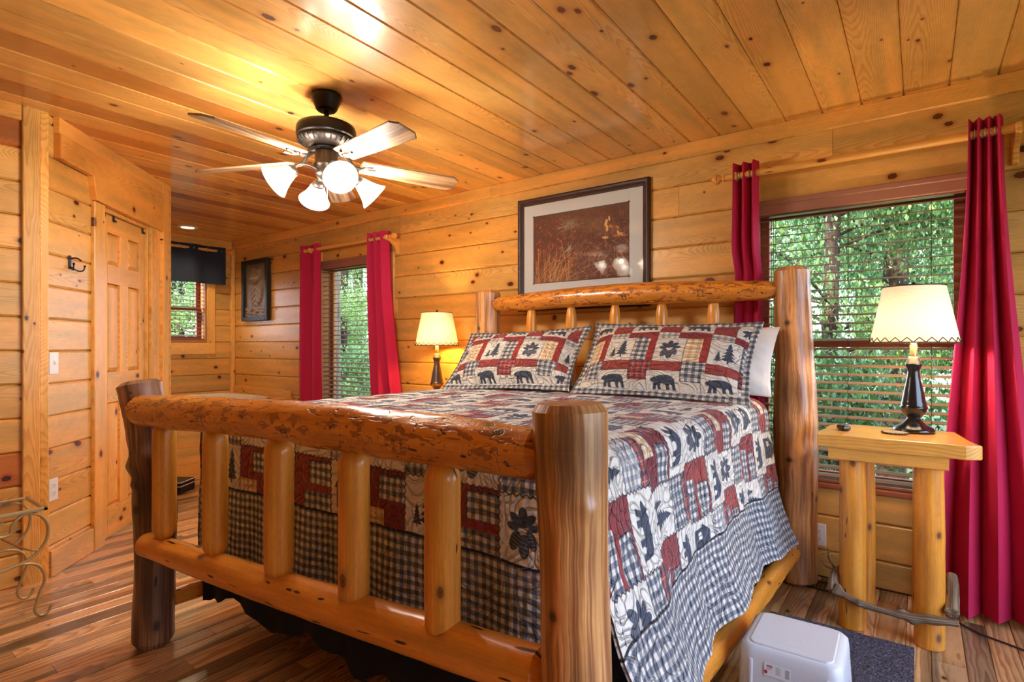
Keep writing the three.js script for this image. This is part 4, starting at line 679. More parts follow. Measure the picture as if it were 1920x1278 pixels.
{ // carved plaque: bear in relief
  const x0 = -6.262, x1 = -5.724, y0 = 1.5, y1 = 2.185, w = x1 - x0, h = y1 - y0, g = thing('carved_plaque', 'dark carved wooden bear relief in a black frame', 'plaque', [(x0 + x1) / 2, y0, ZB]);
  const f = 0.045; for (const [a, b, c, d] of [[-w / 2, -w / 2 + f, 0, h], [w / 2 - f, w / 2, 0, h], [-w / 2 + f, w / 2 - f, 0, f], [-w / 2 + f, w / 2 - f, h - f, h]]) mesh('frame_side', boxAt(a, b, c, d, 0.001, 0.05, 0.006), M.plaqueFrame, g);
  const G = (x, y, cx, cy, sx, sy) => Math.exp(-(((x - cx) / sx) ** 2) - (((y - cy) / sy) ** 2));
  const relief = (x, y) => { // x -1..1, y 0..1 (top 1)
    let z = 0.014 * sst(1.1, 0.75, Math.hypot(x / 0.5, (y - 0.76) / 0.16)) + 0.01 * sst(1.1, 0.8, Math.hypot(x / 0.62, (y - 0.48) / 0.3));
    z += 0.012 * (G(x, y, -0.36, 0.91, 0.13, 0.04) + G(x, y, 0.36, 0.91, 0.13, 0.04)) - 0.008 * (G(x, y, -0.36, 0.91, 0.06, 0.02) + G(x, y, 0.36, 0.91, 0.06, 0.02));
    z += 0.016 * G(x, y, 0, 0.7, 0.17, 0.05) + 0.006 * G(x, y, 0, 0.69, 0.08, 0.02) - 0.009 * (G(x, y, -0.2, 0.79, 0.06, 0.014) + G(x, y, 0.2, 0.79, 0.06, 0.014));
    z += 0.003 * Math.sin((y + Math.abs(x) * 0.28) * 60) * sst(0.62, 0.5, y) * sst(0.6, 0.3, Math.abs(x)) * sst(0.15, 0.3, y);
    z += 0.007 * fbm3(x * 5, y * 26, 3) * sst(0.24, 0.14, y) + 0.006 * sst(0.2, 0.16, y) + 0.001 * n3(x * 20, y * 20, 1); return z; };
  mesh('relief', sheetGeo((u, v) => { const x = u * 2 - 1, y = 1 - v; return [x * (w / 2 - f), f + y * (h - 2 * f), 0.01 + 1.9 * relief(x, y)]; }, (u, v) => [u * 2, v * 2], 90, 130, 0.004), M.plaque, g);
}

// ---------------------------------------------------------------- ceiling fan
const rC = V3(0.806, 0, -0.592), bC = V3(0.592, 0, 0.806);
{
  const g = thing('ceiling_fan', 'bronze ceiling fan with oak blades and four lit glass shades', 'ceiling fan', [-2.327, 0, -1.641]);
  mesh('canopy', lathe([[0.001, 2.44], [0.072, 2.44], [0.074, 2.428], [0.068, 2.408], [0.056, 2.385], [0.05, 2.37], [0.042, 2.362], [0.001, 2.362]], 36), M.bronze, g);
  mesh('down_rod', lathe([[0.001, 2.37], [0.012, 2.37], [0.012, 2.318], [0.02, 2.312], [0.022, 2.295], [0.03, 2.29], [0.001, 2.288]], 20), M.bronze, g);
  mesh('motor_housing', lathe([[0.001, 2.3], [0.06, 2.3], [0.115, 2.294], [0.134, 2.284], [0.14, 2.268], [0.14, 2.238], [0.136, 2.226], [0.001, 2.226]], 48), M.bronze, g);
  const vent = mesh('vent_bowl', lathe([[0.001, 2.228], [0.134, 2.228], [0.126, 2.206], [0.1, 2.186], [0.07, 2.176], [0.001, 2.174]], 48), M.pewter, g);
  for (let k = 0; k < 28; k++) { const a = k / 28 * 6.283; mesh('vent_slot', rbox(0.034, 0.004, 0.008, 0.002).rotateZ(0.62).translate(0.1225, 2.201, 0).rotateY(a), M.black, vent); }
  mesh('flywheel', lathe([[0.001, 2.178], [0.075, 2.178], [0.075, 2.166], [0.001, 2.164]], 30), M.black, g);
  mesh('switch_housing', lathe([[0.001, 2.168], [0.05, 2.168], [0.054, 2.16], [0.054, 2.105], [0.06, 2.1], [0.06, 2.092], [0.05, 2.086], [0.048, 2.06], [0.052, 2.05], [0.04, 2.036], [0.022, 2.022], [0.008, 2.014], [0.001, 2.01]], 36), M.pewter, g);
  for (let k = 0; k < 5; k++) {
    const a = THREE.MathUtils.degToRad(-8 + 72 * k), arm = new THREE.Group(); arm.rotation.y = a; arm.name = 'blade_arm'; g.add(arm);
    const pitch = -0.22;
    mesh('blade_iron', merge([tube([[0.06, 2.17, 0], [0.1, 2.15, 0], [0.13, 2.112, 0], [0.165, 2.104, 0]], 0.009, 16, 8), tube([[0.16, 2.104, 0], [0.185, 2.104, 0.03], [0.22, 2.104, 0.042]], 0.006, 12, 6), tube([[0.16, 2.104, 0], [0.185, 2.104, -0.03], [0.22, 2.104, -0.042]], 0.006, 12, 6), tube([[0.16, 2.104, 0], [0.24, 2.104, 0]], 0.006, 12, 6), lathe([[0.001, -0.006], [0.016, -0.004], [0.016, 0.004], [0.001, 0.006]], 14).translate(0.19, 2.102, 0)]), M.pewter, arm);
    const s = new THREE.Shape(); s.moveTo(0.17, -0.052); s.lineTo(0.64, -0.07); s.lineTo(0.672, -0.04); s.lineTo(0.672, 0.04); s.lineTo(0.64, 0.07); s.lineTo(0.17, 0.052); s.quadraticCurveTo(0.155, 0, 0.17, -0.052);
    const geo = new THREE.ExtrudeGeometry(s, { depth: 0.006, bevelEnabled: true, bevelSize: 0.0015, bevelThickness: 0.0015, bevelSegments: 1 }); const uv = geo.attributes.uv; for (let i = 0; i < uv.count; i++) { const x = uv.getX(i), y = uv.getY(i); uv.setXY(i, y * 2.2 + k * 0.17 + 0.5, x * 0.8); }
    mesh('blade', geo.rotateX(-Math.PI / 2).rotateX(pitch).rotateZ(-0.035).translate(0, 2.117, 0), M.blade, arm);
  }
  const bell = [[0.024, 0], [0.03, -0.006], [0.036, -0.022], [0.044, -0.046], [0.056, -0.072], [0.068, -0.092], [0.078, -0.106], [0.0765, -0.107], [0.066, -0.094], [0.054, -0.074], [0.042, -0.047], [0.034, -0.022], [0.028, -0.007], [0.022, -0.002]];
  for (const al of [57, 147, 237, 327]) {
    const t = THREE.MathUtils.degToRad(al), d = rC.clone().multiplyScalar(Math.cos(t)).addScaledVector(bC, Math.sin(t)), ax = d.clone().multiplyScalar(0.78).add(V3(0, -0.63, 0)).normalize();
    const light = new THREE.Group(); light.name = 'light_arm'; g.add(light);
    const P = (r, y) => [d.x * r, y, d.z * r];
    mesh('arm', tube([P(0.045, 2.07), P(0.085, 2.085), P(0.13, 2.08), P(0.155, 2.045)], 0.007, 20, 8), M.pewter, light);
    const q = new THREE.Quaternion().setFromUnitVectors(V3(0, -1, 0), ax), o = V3(...P(0.152, 2.05));
    const place = (geo) => geo.applyQuaternion(q).translate(o.x, o.y, o.z);
    mesh('socket', place(lathe([[0.001, 0.012], [0.018, 0.01], [0.03, -0.004], [0.032, -0.014], [0.026, -0.02], [0.001, -0.02]], 20)), M.pewter, light);
    mesh('glass_shade', place(lathe(bell, 36).translate(0, -0.008, 0)), M.frosted, light);
    mesh('bulb', place(new THREE.SphereGeometry(0.027, 20, 14).scale(1, 1.15, 1).translate(0, -0.062, 0)), M.bulb, light);
    const lp = o.clone().addScaledVector(ax, 0.062); lamp(light, lp.x, lp.y, lp.z, 0xfff5e8, FAN_I, 1.2);
  }
  const pc = [rC.x * 0.02 + bC.x * 0.05, rC.z * 0.02 + bC.z * 0.05];
  mesh('pull_chain', merge([new THREE.CylinderGeometry(0.0014, 0.0014, 0.17, 6).translate(pc[0], 2.0, pc[1]), lathe([[0.001, 0.014], [0.004, 0.01], [0.008, -0.008], [0.001, -0.012]], 12).translate(pc[0], 1.91, pc[1])]), M.white, g);
}
{ // nook downlight
  const g = thing('ceiling_light', 'small round recessed light in the nook ceiling', 'light', [-6.046, CEIL, -2.612]);
  mesh('trim_ring', lathe([[0.06, -0.001], [0.095, -0.001], [0.094, -0.008], [0.075, -0.014], [0.062, -0.01], [0.06, -0.001]], 36), M.white, g);
  mesh('lens', lathe([[0.001, -0.009], [0.062, -0.009], [0.062, -0.002], [0.001, -0.002]], 30), std({ color: hex(0xffffff), emissive: hex(0xffe6b8), emissiveIntensity: 3 }), g);
  const l = new THREE.SpotLight(0xffdfae, 3, 0, 1.25, 0.6); l.position.set(0, -0.014, 0); l.target.position.set(0, -2, 0); l.castShadow = true; l.shadow.radius = 3; l.name = 'downlight'; g.add(l, l.target);
}

// ---------------------------------------------------------------- table lamps and nightstands
function tableLamp(label, pos, power, body, warm) {
  const g = thing('table_lamp', label, 'lamp', pos);
  mesh('base', lathe([[0.001, 0], [0.078, 0], [0.078, 0.012], [0.072, 0.022], [0.05, 0.034], [0.034, 0.05], [0.026, 0.06], [0.024, 0.066]], 36), body, g);
  mesh('column', lathe([[0.024, 0.064], [0.034, 0.074], [0.046, 0.092], [0.052, 0.108], [0.052, 0.114], [0.046, 0.12], [0.048, 0.128], [0.045, 0.136], [0.043, 0.15], [0.036, 0.19], [0.026, 0.24], [0.022, 0.27], [0.026, 0.285], [0.032, 0.298], [0.031, 0.304]], 36), body, g);
  mesh('neck_collar', lathe([[0.031, 0.302], [0.03, 0.31], [0.022, 0.324], [0.022, 0.334], [0.012, 0.34]], 28), M.pewter, g);
  mesh('socket', lathe([[0.012, 0.336], [0.014, 0.345], [0.014, 0.39], [0.001, 0.392]], 20), M.brass, g);
  const S = mesh('shade', lathe([[0.166, 0.4], [0.117, 0.648]], 56), M.shade, g);
  mesh('shade_rim', merge([new THREE.TorusGeometry(0.1172, 0.0028, 6, 48).rotateX(Math.PI / 2).translate(0, 0.648, 0), new THREE.TorusGeometry(0.1662, 0.0028, 6, 56).rotateX(Math.PI / 2).translate(0, 0.4, 0)]), M.shadeTrim, S);
  const st = []; const nS = 24; for (let k = 0; k < nS; k++) { const a = k / nS * 6.283, b = (k + 0.5) / nS * 6.283, c = (k + 1) / nS * 6.283, R0 = 0.169, R1 = 0.1645; st.push(tube([[R0 * Math.cos(a), 0.4, R0 * Math.sin(a)], [R1 * Math.cos(b), 0.421, R1 * Math.sin(b)]], 0.0018, 2, 5), tube([[R1 * Math.cos(b), 0.421, R1 * Math.sin(b)], [R0 * Math.cos(c), 0.4, R0 * Math.sin(c)]], 0.0018, 2, 5)); }
  mesh('lacing', merge(st), M.shadeTrim, S);
  mesh('harp', merge([tube([[0.03, 0.392, 0], [0.055, 0.46, 0], [0.05, 0.58, 0], [0, 0.645, 0], [-0.05, 0.58, 0], [-0.055, 0.46, 0], [-0.03, 0.392, 0]], 0.002, 40, 6), tube([[-0.117, 0.648, 0], [0.117, 0.648, 0]], 0.0015, 4, 5), tube([[0, 0.648, -0.117], [0, 0.648, 0.117]], 0.0015, 4, 5)]), M.bronze, g);
  mesh('finial', lathe([[0.001, 0.645], [0.01, 0.648], [0.006, 0.656], [0.009, 0.664], [0.001, 0.672]], 16), M.bronze, g);
  mesh('bulb', lathe([[0.001, 0.392], [0.012, 0.396], [0.014, 0.42], [0.028, 0.45], [0.03, 0.468], [0.022, 0.488], [0.001, 0.497]], 20), M.bulbWarm, g);
  lamp(g, 0, 0.462, 0, warm, power, 1.4); return g;
}
tableLamp('table lamp with laced cream shade on the log nightstand by the big window', [-0.02, 0.835, -3.06], LAMP_R, M.blackGloss, 0xffe2ba);
tableLamp('lit table lamp with laced cream shade between the far window and headboard', [-2.985, 0.825, -3.09], LAMP_L, M.pewter, 0xffc878);
{
  const g = thing('log_nightstand', 'small log nightstand with live-edge slab top and driftwood stretchers', 'nightstand', [-0.085, 0, -2.96]);
  const s = new THREE.Shape(); // plan: x, -z
  s.moveTo(-0.272, -0.2); s.lineTo(0.23, -0.2); s.quadraticCurveTo(0.262, -0.19, 0.276, -0.17); s.quadraticCurveTo(0.25, -0.1, 0.235, 0.02); s.quadraticCurveTo(0.222, 0.12, 0.21, 0.2); s.lineTo(-0.24, 0.2); s.quadraticCurveTo(-0.275, 0.1, -0.262, 0); s.quadraticCurveTo(-0.285, -0.1, -0.272, -0.2);
  const geo = new THREE.ExtrudeGeometry(s, { depth: 0.046, bevelEnabled: true, bevelSize: 0.005, bevelThickness: 0.005, bevelSegments: 2, curveSegments: 8 }).rotateX(-Math.PI / 2).translate(0, 0.784, 0), uv = geo.attributes.uv, p = geo.attributes.position;
  for (let i = 0; i < uv.count; i++) uv.setXY(i, p.getX(i) / 3.2 + 0.61, (6 + 0.04 + 0.92 * Math.min(1, Math.max(0, (p.getZ(i) + 0.21 + p.getY(i) - 0.784) / 0.48))) / 8);
  mesh('slab_top', tint(geo, [0.86, 0.78, 0.6]), M.ceilWood, g);
  boardIn(g, 'apron', -0.235, 0.18, 0.728, 0.783, 0.195, 0.03, 0.004, M.ceilWood, [0.94, 0.86, 0.66]); const bk = boardIn(g, 'apron', -0.235, 0.18, 0.728, 0.783, -0.14, 0.03, 0.004, M.ceilWood, [0.94, 0.86, 0.66]);
  for (const [x, z] of [[-0.15, 0.135], [0.118, 0.135], [-0.13, -0.12], [0.11, -0.12]]) mesh('leg', logGeo([[x, 0, z], [x + 0.002, 0.4, z], [x, 0.729, z]], [0.052, 0.051, 0.049], { amp: 0.03, rings: 24, seg: 28, chamfer: 0.004, ends: 0.06 }), M.gold, g);
  mesh('stretcher', logGeo([[-0.215, 0.165, 0.2], [-0.14, 0.142, 0.207], [-0.03, 0.126, 0.21], [0.09, 0.13, 0.208], [0.21, 0.145, 0.203]], [0.02, 0.013, 0.014, 0.012, 0.015, 0.017, 0.012], { amp: 0.3, freq: 20, seed: 4, rings: 70, seg: 14, chamfer: 0.003, bumps: [{ a: 1, t: 0.62, h: 0.012, w: 0.014 }, { a: 4.6, t: 0.7, h: 0.014, w: 0.016 }, { a: 3, t: 0.3, h: 0.01, w: 0.012 }, { a: 1.5, t: 0.04, h: 0.016, w: 0.02 }] }), M.twig, g);
  mesh('stretcher', logGeo([[0.188, 0.172, 0.19], [0.197, 0.2, 0.02], [0.2, 0.215, -0.12]], [0.024, 0.023, 0.021], { amp: 0.1, freq: 10, seed: 9, rings: 30, seg: 16, chamfer: 0.003 }), M.twig, g);
  mesh('stretcher', logGeo([[-0.214, 0.155, 0.2], [-0.218, 0.2, 0.16], [-0.2, 0.21, 0.0], [-0.19, 0.23, -0.14]], [0.024, 0.019, 0.013, 0.011], { amp: 0.2, freq: 14, seed: 14, rings: 40, seg: 14, chamfer: 0.003 }), M.twig, g);
  mesh('twig_end', merge([tube([[-0.21, 0.21, 0.08], [-0.25, 0.24, 0.04], [-0.255, 0.28, 0.02]], 0.004, 10, 5), tube([[-0.21, 0.21, 0.08], [-0.26, 0.21, 0.06], [-0.28, 0.23, 0.05]], 0.0035, 10, 5), tube([[-0.215, 0.2, 0.1], [-0.235, 0.25, 0.1]], 0.003, 6, 5)]), M.twig, g);
}
{
  const g = thing('log_nightstand', 'plain log nightstand hidden behind the bed, under the far lamp', 'nightstand', [-2.95, 0, -3.06]);
  mesh('slab_top', (() => { const q = rbox(0.46, 0.045, 0.4, 0.01).translate(0, 0.8, 0); return woodPlain(q); })(), M.ceilWood, g);
  for (const [x, z] of [[-0.16, 0.13], [0.16, 0.13], [-0.16, -0.13], [0.16, -0.13]]) mesh('leg', logGeo([[x, 0, z], [x, 0.4, z], [x, 0.779, z]], [0.045, 0.045], { amp: 0.03, rings: 12, seg: 20, chamfer: 0.004 }), M.gold, g);
}
{ const g = thing('coaster', 'thin round stone-edged coaster in front of the lamp on the log nightstand', 'coaster', [-0.085, 0.835, -2.955]); mesh('disc', lathe([[0.001, 0.001], [0.044, 0.001], [0.047, 0.004], [0.046, 0.008], [0.001, 0.009]], 32), M.cork, g); const pb = []; for (let k = 0; k < 26; k++) { const a = k / 26 * 6.283; pb.push(new THREE.SphereGeometry(0.005, 6, 5).scale(1.1, 0.8, 1).translate(0.047 * Math.cos(a), 0.005, 0.047 * Math.sin(a))); } mesh('beaded_edge', merge(pb), M.shadeTrim, g); }
{ const g = thing('remote_control', 'small black rounded remote on the log nightstand corner', 'remote', [-0.277, 0.835, -2.93], 0.5); mesh('case', rbox(0.042, 0.026, 0.062, 0.011, 3).translate(0, 0.014, 0), M.blackGloss, g); for (const [x, z] of [[-0.009, 0.012], [0.009, 0.012], [-0.009, -0.006], [0.009, -0.006]]) mesh('button', rbox(0.011, 0.003, 0.011, 0.001).translate(x, 0.0275, z), M.pewter, g); }

// ---------------------------------------------------------------- stool, rug, small things on the floor
{
  const g = thing('rug', 'grey shaggy rug on the floor beside the bed', 'rug', [-0.245, 0, -2.17]);
  mesh('backing', rbox(0.46, 0.006, 1.12, 0.002).translate(0, 0.004, 0), M.skirt, g);
  const gm = new THREE.BoxGeometry(0.46, 0.01, 1.12, 80, 1, 180), p = gm.attributes.position; for (let i = 0; i < p.count; i++) if (p.getY(i) > 0) p.setY(i, p.getY(i) + 0.004 * (rnd() - 0.3)); gm.computeVertexNormals(); const uv = gm.attributes.uv; for (let i = 0; i < uv.count; i++) uv.setXY(i, p.getX(i) * 3, p.getZ(i) * 3);
  mesh('pile', gm.translate(0, 0.012, 0), M.carpet, g);
}
{ // step stool
  const g = thing('step_stool', 'white plastic step stool standing on the grey rug', 'stool', [-0.335, 0.02, -2.065], 0.02), H = 0.222;
  const ring = (hx, hz, y, r) => { const n = 7, m = 12, pts = []; const c = [[1, 1], [-1, 1], [-1, -1], [1, -1]]; c.forEach(([sx, sz], q) => { for (let k = 0; k < n; k++) { const a = (q + k / (n - 1)) * Math.PI / 2; pts.push([sx * (hx - r) + r * Math.cos(a), y, sz * (hz - r) + r * Math.sin(a)]); } const A = pts[pts.length - 1], [tx, tz] = c[(q + 1) % 4], a2 = (q + 1) * Math.PI / 2, B = [tx * (hx - r) + r * Math.cos(a2), y, tz * (hz - r) + r * Math.sin(a2)]; for (let k = 1; k < m; k++) pts.push([mix(A[0], B[0], k / m), y, mix(A[2], B[2], k / m)]); }); return pts; };
  const arch = (x, y, z) => { const q = Math.min(Math.abs(x), Math.abs(z)); return y < 0.115 && q < 0.082 * Math.sqrt(Math.max(0, 1 - (y / 0.115) ** 4)); };
  const loft = (rings, capTop, open) => { const n = rings[0].length, pos = rings.flat(2), idx = []; for (let k = 0; k < rings.length - 1; k++) for (let i = 0; i < n; i++) { const j = (i + 1) % n, a = k * n + i, b = k * n + j, c = a + n, d = b + n, A = rings[k][i], D2 = rings[k + 1][j]; if (open && arch((A[0] + D2[0]) / 2, (A[1] + D2[1]) / 2, (A[2] + D2[2]) / 2)) continue; idx.push(a, c, b, b, c, d); } if (capTop) { const k = (rings.length - 1) * n; for (let i = 1; i < n - 1; i++) idx.push(k, k + i + 1, k + i); } const q = new THREE.BufferGeometry(); q.setAttribute('position', new THREE.Float32BufferAttribute(pos, 3)); q.setIndex(idx); q.computeVertexNormals(); q.setAttribute('uv', new THREE.Float32BufferAttribute(pos.flatMap((_, i) => (i % 3 ? [] : [pos[i] * 4, pos[i + 2] * 4])), 2)); return q; };
  const sides = (d, top) => { const out = []; for (let k = 0; k <= 16; k++) { const y = (top - 0.03) * k / 16, f = k / 16; out.push(ring(mix(0.158, 0.148, f) - d, mix(0.16, 0.146, f) - d, y, mix(0.035, 0.04, f))); } return out; };
  mesh('body', merge([loft([...sides(0, H), ring(0.146, 0.142, H - 0.01, 0.04), ring(0.136, 0.132, H, 0.036), ring(0.126, 0.128, H + 0.001, 0.03)], true, true), loft([...sides(0.004, H), ring(0.13, 0.128, H - 0.006, 0.03)], true, true)]), M.plastic, g);
  mesh('tread', loft([ring(0.122, 0.124, H + 0.001, 0.028), ring(0.121, 0.123, H + 0.005, 0.028), ring(0.118, 0.12, H + 0.006, 0.026)], true), M.plasticTop, g);
  mesh('label_sticker', new THREE.PlaneGeometry(0.078, 0.04).rotateX(-0.075).translate(-0.03, 0.166, 0.1512), M.sticker, g);
  mesh('rib', merge([rbox(0.012, 0.13, 0.012, 0.004).rotateX(-0.07).translate(0.11, 0.12, 0.15), rbox(0.012, 0.13, 0.012, 0.004).rotateX(-0.07).translate(-0.11, 0.12, 0.15)]), M.plastic, g);
}
{ const g = thing('floor_register', 'brown metal floor vent by the foot of the head post', 'vent', [-0.385, 0, -3.2]); mesh('frame', merge([boxAt(-0.12, 0.12, 0.001, 0.006, 0.045, 0.06), boxAt(-0.12, 0.12, 0.001, 0.006, -0.06, -0.045), boxAt(-0.12, -0.108, 0.001, 0.006, -0.045, 0.045), boxAt(0.108, 0.12, 0.001, 0.006, -0.045, 0.045)]), M.bronze, g); for (let k = 0; k < 13; k++) mesh('louvre', rbox(0.006, 0.004, 0.088, 0.001).translate(-0.1 + k * 0.0167, 0.003, 0), M.bronze, g); }
function wallPlate(label, base, s, y, kind) {
  const p = V3(s, y, 0.003).applyMatrix4(base.matrix), g = thing(kind === 'switch' ? 'light_switch' : 'wall_outlet', label, kind === 'switch' ? 'switch' : 'outlet', [p.x, p.y, p.z]); g.rotation.copy(base.rotation);
  mesh('plate', rbox(0.072, 0.116, 0.006, 0.002), M.white, g);
  if (kind === 'switch') { mesh('toggle', rbox(0.009, 0.022, 0.012, 0.002).rotateX(-0.4).translate(0, 0.003, 0.006), M.white, g); for (const q of [-0.03, 0.03]) mesh('screw', new THREE.CylinderGeometry(0.003, 0.003, 0.002, 10).rotateX(Math.PI / 2).translate(0, q, 0.0035), M.steel, g); }
  else for (const q of [-0.02, 0.02]) { const r = mesh('receptacle', rbox(0.034, 0.028, 0.003, 0.001).translate(0, q, 0.0035), M.white, g); for (const x of [-0.006, 0.006]) mesh('slot', rbox(0.002, 0.008, 0.001, 0.0003).translate(x, q + 0.003, 0.0052), M.black, r); mesh('slot', new THREE.CylinderGeometry(0.0022, 0.0022, 0.001, 8).rotateX(Math.PI / 2).translate(0, q - 0.007, 0.0052), M.black, r); }
}
wallPlate('white light switch plate beside the door', wDiag, 0.05, 1.127, 'switch');
wallPlate('white wall outlet low on the corner wall above the glass table', wDiag, 0.047, 0.456, 'outlet');
wallPlate('white wall outlet behind the log nightstand near the floor vent', wBack, -0.43 - XL, 0.222, 'outlet');
{ const p = V3(0.185, 1.675, 0.002).applyMatrix4(wDiag.matrix), g = thing('coat_hook', 'black double coat hook on the corner wall', 'hook', [p.x, p.y, p.z]); g.rotation.copy(wDiag.rotation); mesh('back_plate', rbox(0.02, 0.075, 0.005, 0.002).translate(0, 0.01, 0.003), M.iron, g); mesh('hook', tube([[0, 0.03, 0.004], [0.012, 0.035, 0.03], [0.018, 0.02, 0.05]], 0.004, 14, 6), M.iron, g); for (const s of [-1, 1]) mesh('hook', merge([tube([[0, -0.015, 0.005], [s * 0.02, -0.035, 0.03], [s * 0.045, -0.03, 0.045], [s * 0.05, -0.008, 0.05]], 0.004, 16, 6), new THREE.SphereGeometry(0.007, 10, 8).translate(s * 0.05, -0.006, 0.05)]), M.iron, g); }
for (const [s, which] of [[0.665, 'nearer the hinges'], [1.036, 'nearer the nook']]) { const p = V3(s, 2.02, -0.018).applyMatrix4(wDiag.matrix), g = thing('over_door_hanger', 'small black hanger clip on the door top, ' + which, 'clip', [p.x, p.y, p.z]); g.rotation.copy(wDiag.rotation); mesh('clip', merge([rbox(0.022, 0.03, 0.004, 0.001).translate(0, 0.012, 0.003), rbox(0.022, 0.004, 0.02, 0.001).translate(0, 0.0285, -0.006)]), M.black, g); mesh('lip', rbox(0.022, 0.012, 0.014, 0.002).translate(0, -0.002, 0.01), M.black, g); }

// glass-topped scroll table at the left edge
{
  const g = thing('scroll_side_table', 'small brass scrollwork table with glass top by the left wall', 'table', [-3.33, 0, -0.5]), h = 0.485, x0 = -0.15, x1 = 0.15, z0 = -0.28, z1 = 0.4;
  mesh('top_frame', merge([boxAt(x0, x1, h - 0.008, h + 0.008, z0, z0 + 0.018), boxAt(x0, x1, h - 0.008, h + 0.008, z1 - 0.018, z1), boxAt(x0, x0 + 0.018, h - 0.008, h + 0.008, z0, z1), boxAt(x1 - 0.018, x1, h - 0.008, h + 0.008, z0, z1)]), M.brass, g);
  mesh('glass_top', new THREE.PlaneGeometry(x1 - x0 - 0.02, z1 - z0 - 0.02).rotateX(-Math.PI / 2).translate(0, h + 0.005, (z0 + z1) / 2), M.tableGlass, g);
  for (const x of [x0 + 0.01, x1 - 0.01]) for (const s of [1, -1]) {
    const zc = s > 0 ? z1 - 0.03 : z0 + 0.03, Q = (dz, y) => [x, y, zc + s * dz];
    mesh('leg', merge([tube([Q(-0.12, 0.455), Q(-0.15, 0.43), Q(-0.135, 0.395), Q(-0.1, 0.4), Q(-0.09, 0.44), Q(-0.05, 0.474), Q(0.0, 0.46), Q(0.03, 0.41), Q(0.025, 0.34), Q(-0.02, 0.28), Q(-0.1, 0.25), Q(-0.2, 0.235)], 0.0065, 70, 7), tube([Q(-0.2, 0.225), Q(-0.12, 0.25), Q(-0.05, 0.255), Q(0.0, 0.23), Q(0.02, 0.17), Q(0.0, 0.1), Q(-0.015, 0.04), Q(0.0, 0.008), Q(0.03, 0.012), Q(0.045, 0.04)], 0.0065, 60, 7)]), M.brass, g);
  }
  mesh('lower_rail', merge([tube([[x0 + 0.01, 0.31, z0 + 0.1], [x1 - 0.01, 0.31, z0 + 0.06], [x1 - 0.01, 0.3, z0 + 0.03]], 0.005, 20, 6), tube([[x0 + 0.01, 0.31, z1 - 0.1], [x1 - 0.01, 0.31, z1 - 0.06]], 0.005, 20, 6), tube([[x1 - 0.01, 0.24, z0 + 0.2], [x1 - 0.01, 0.225, 0.06], [x1 - 0.01, 0.24, z1 - 0.2]], 0.0055, 20, 6), tube([[x0 + 0.01, 0.24, z0 + 0.2], [x0 + 0.01, 0.225, 0.06], [x0 + 0.01, 0.24, z1 - 0.2]], 0.0055, 20, 6)]), M.brass, g);
}
// jetted tub in its boarded surround, far corner
{
  const X0 = XL + 0.002, X1 = -5.3, Z0 = ZB + 0.002, Z1 = PB[1] - 0.03, g = thing('tub_surround', 'boarded bathtub surround with pale tub in the far corner', 'bathtub', [X1, 0, (Z0 + Z1) / 2]), hz = (Z1 - Z0) / 2, H = 0.645;
  const side = new THREE.Group(); side.name = 'side_boards'; side.rotation.y = Math.PI / 2; g.add(side); // local x -> -z
  for (let y = 0; y < H - 0.01; y += 0.15) boardIn(side, 'side_board', -hz, hz, y, Math.min(H, y + 0.15), 0, 0.02, 0.005);
  mesh('carcass', boxAt(X0 - X1, -0.021, 0.001, H - 0.25, -hz + 0.001, hz - 0.001), M.core, g);
  const dx = X0 - X1, deck = (n, a, b, c, d) => mesh(n, woodPlain(boxAt(a, b, H, H + 0.03, c, d)), M.wallWood, g);
  deck('deck_board', -0.1, 0.012, -hz, hz); deck('deck_board', dx, -0.1, -hz, -hz + 0.1); deck('deck_board', dx, -0.1, hz - 0.1, hz); deck('deck_board', dx, dx + 0.1, -hz + 0.1, hz - 0.1);
  const w = -0.1 - (dx + 0.1), d = 2 * hz - 0.2, R = (k, y) => { const a = []; for (let i = 0; i < 40; i++) { const t = i / 40 * 6.283, c = Math.cos(t), s = Math.sin(t), e = 0.45; a.push([Math.sign(c) * Math.abs(c) ** e * w / 2 * k + (dx + 0.1 - 0.1) / 2, y, Math.sign(s) * Math.abs(s) ** e * d / 2 * k]); } return a; };
  const rings = [R(1, H + 0.02), R(1.0, H + 0.04), R(0.88, H + 0.045), R(0.82, H + 0.03), R(0.74, H - 0.2)], pos = rings.flat(2), idx = []; for (let k = 0; k < 4; k++) for (let i = 0; i < 40; i++) { const a = k * 40 + i, b = k * 40 + (i + 1) % 40; idx.push(a, b, a + 40, b, b + 40, a + 40); } for (let i = 1; i < 39; i++) idx.push(160, 160 + i, 160 + i + 1);
  const q = new THREE.BufferGeometry(); q.setAttribute('position', new THREE.Float32BufferAttribute(pos, 3)); q.setIndex(idx); q.computeVertexNormals(); mesh('tub_basin', q, M.tub, g);
  const bs = boardIn(g, 'back_splash', dx, -0.12, H + 0.03, H + 0.11, -hz + 0.022, 0.02, 0.003);
  mesh('corner_post', woodPlain(boxAt(-0.12, -0.02, H + 0.03, H + 0.1, -hz, -hz + 0.03)), M.wallWood, g);
}
{ const g = thing('floor_box', 'small black box with white stripes on the floor before the tub', 'box', [-5.06, 0, -2.05], 0.6); mesh('body', rbox(0.3, 0.1, 0.2, 0.008).translate(0, 0.051, 0), M.black, g); for (const y of [0.06, 0.092]) mesh('stripe', boxAt(-0.152, 0.152, y, y + 0.006, -0.102, 0.102, 0.001), M.white, g); mesh('mark', merge([rbox(0.02, 0.03, 0.002, 0.0005).translate(-0.02, 0.035, 0.101), rbox(0.06, 0.01, 0.002, 0.0005).translate(0.0, 0.02, 0.101)]), M.white, g); }
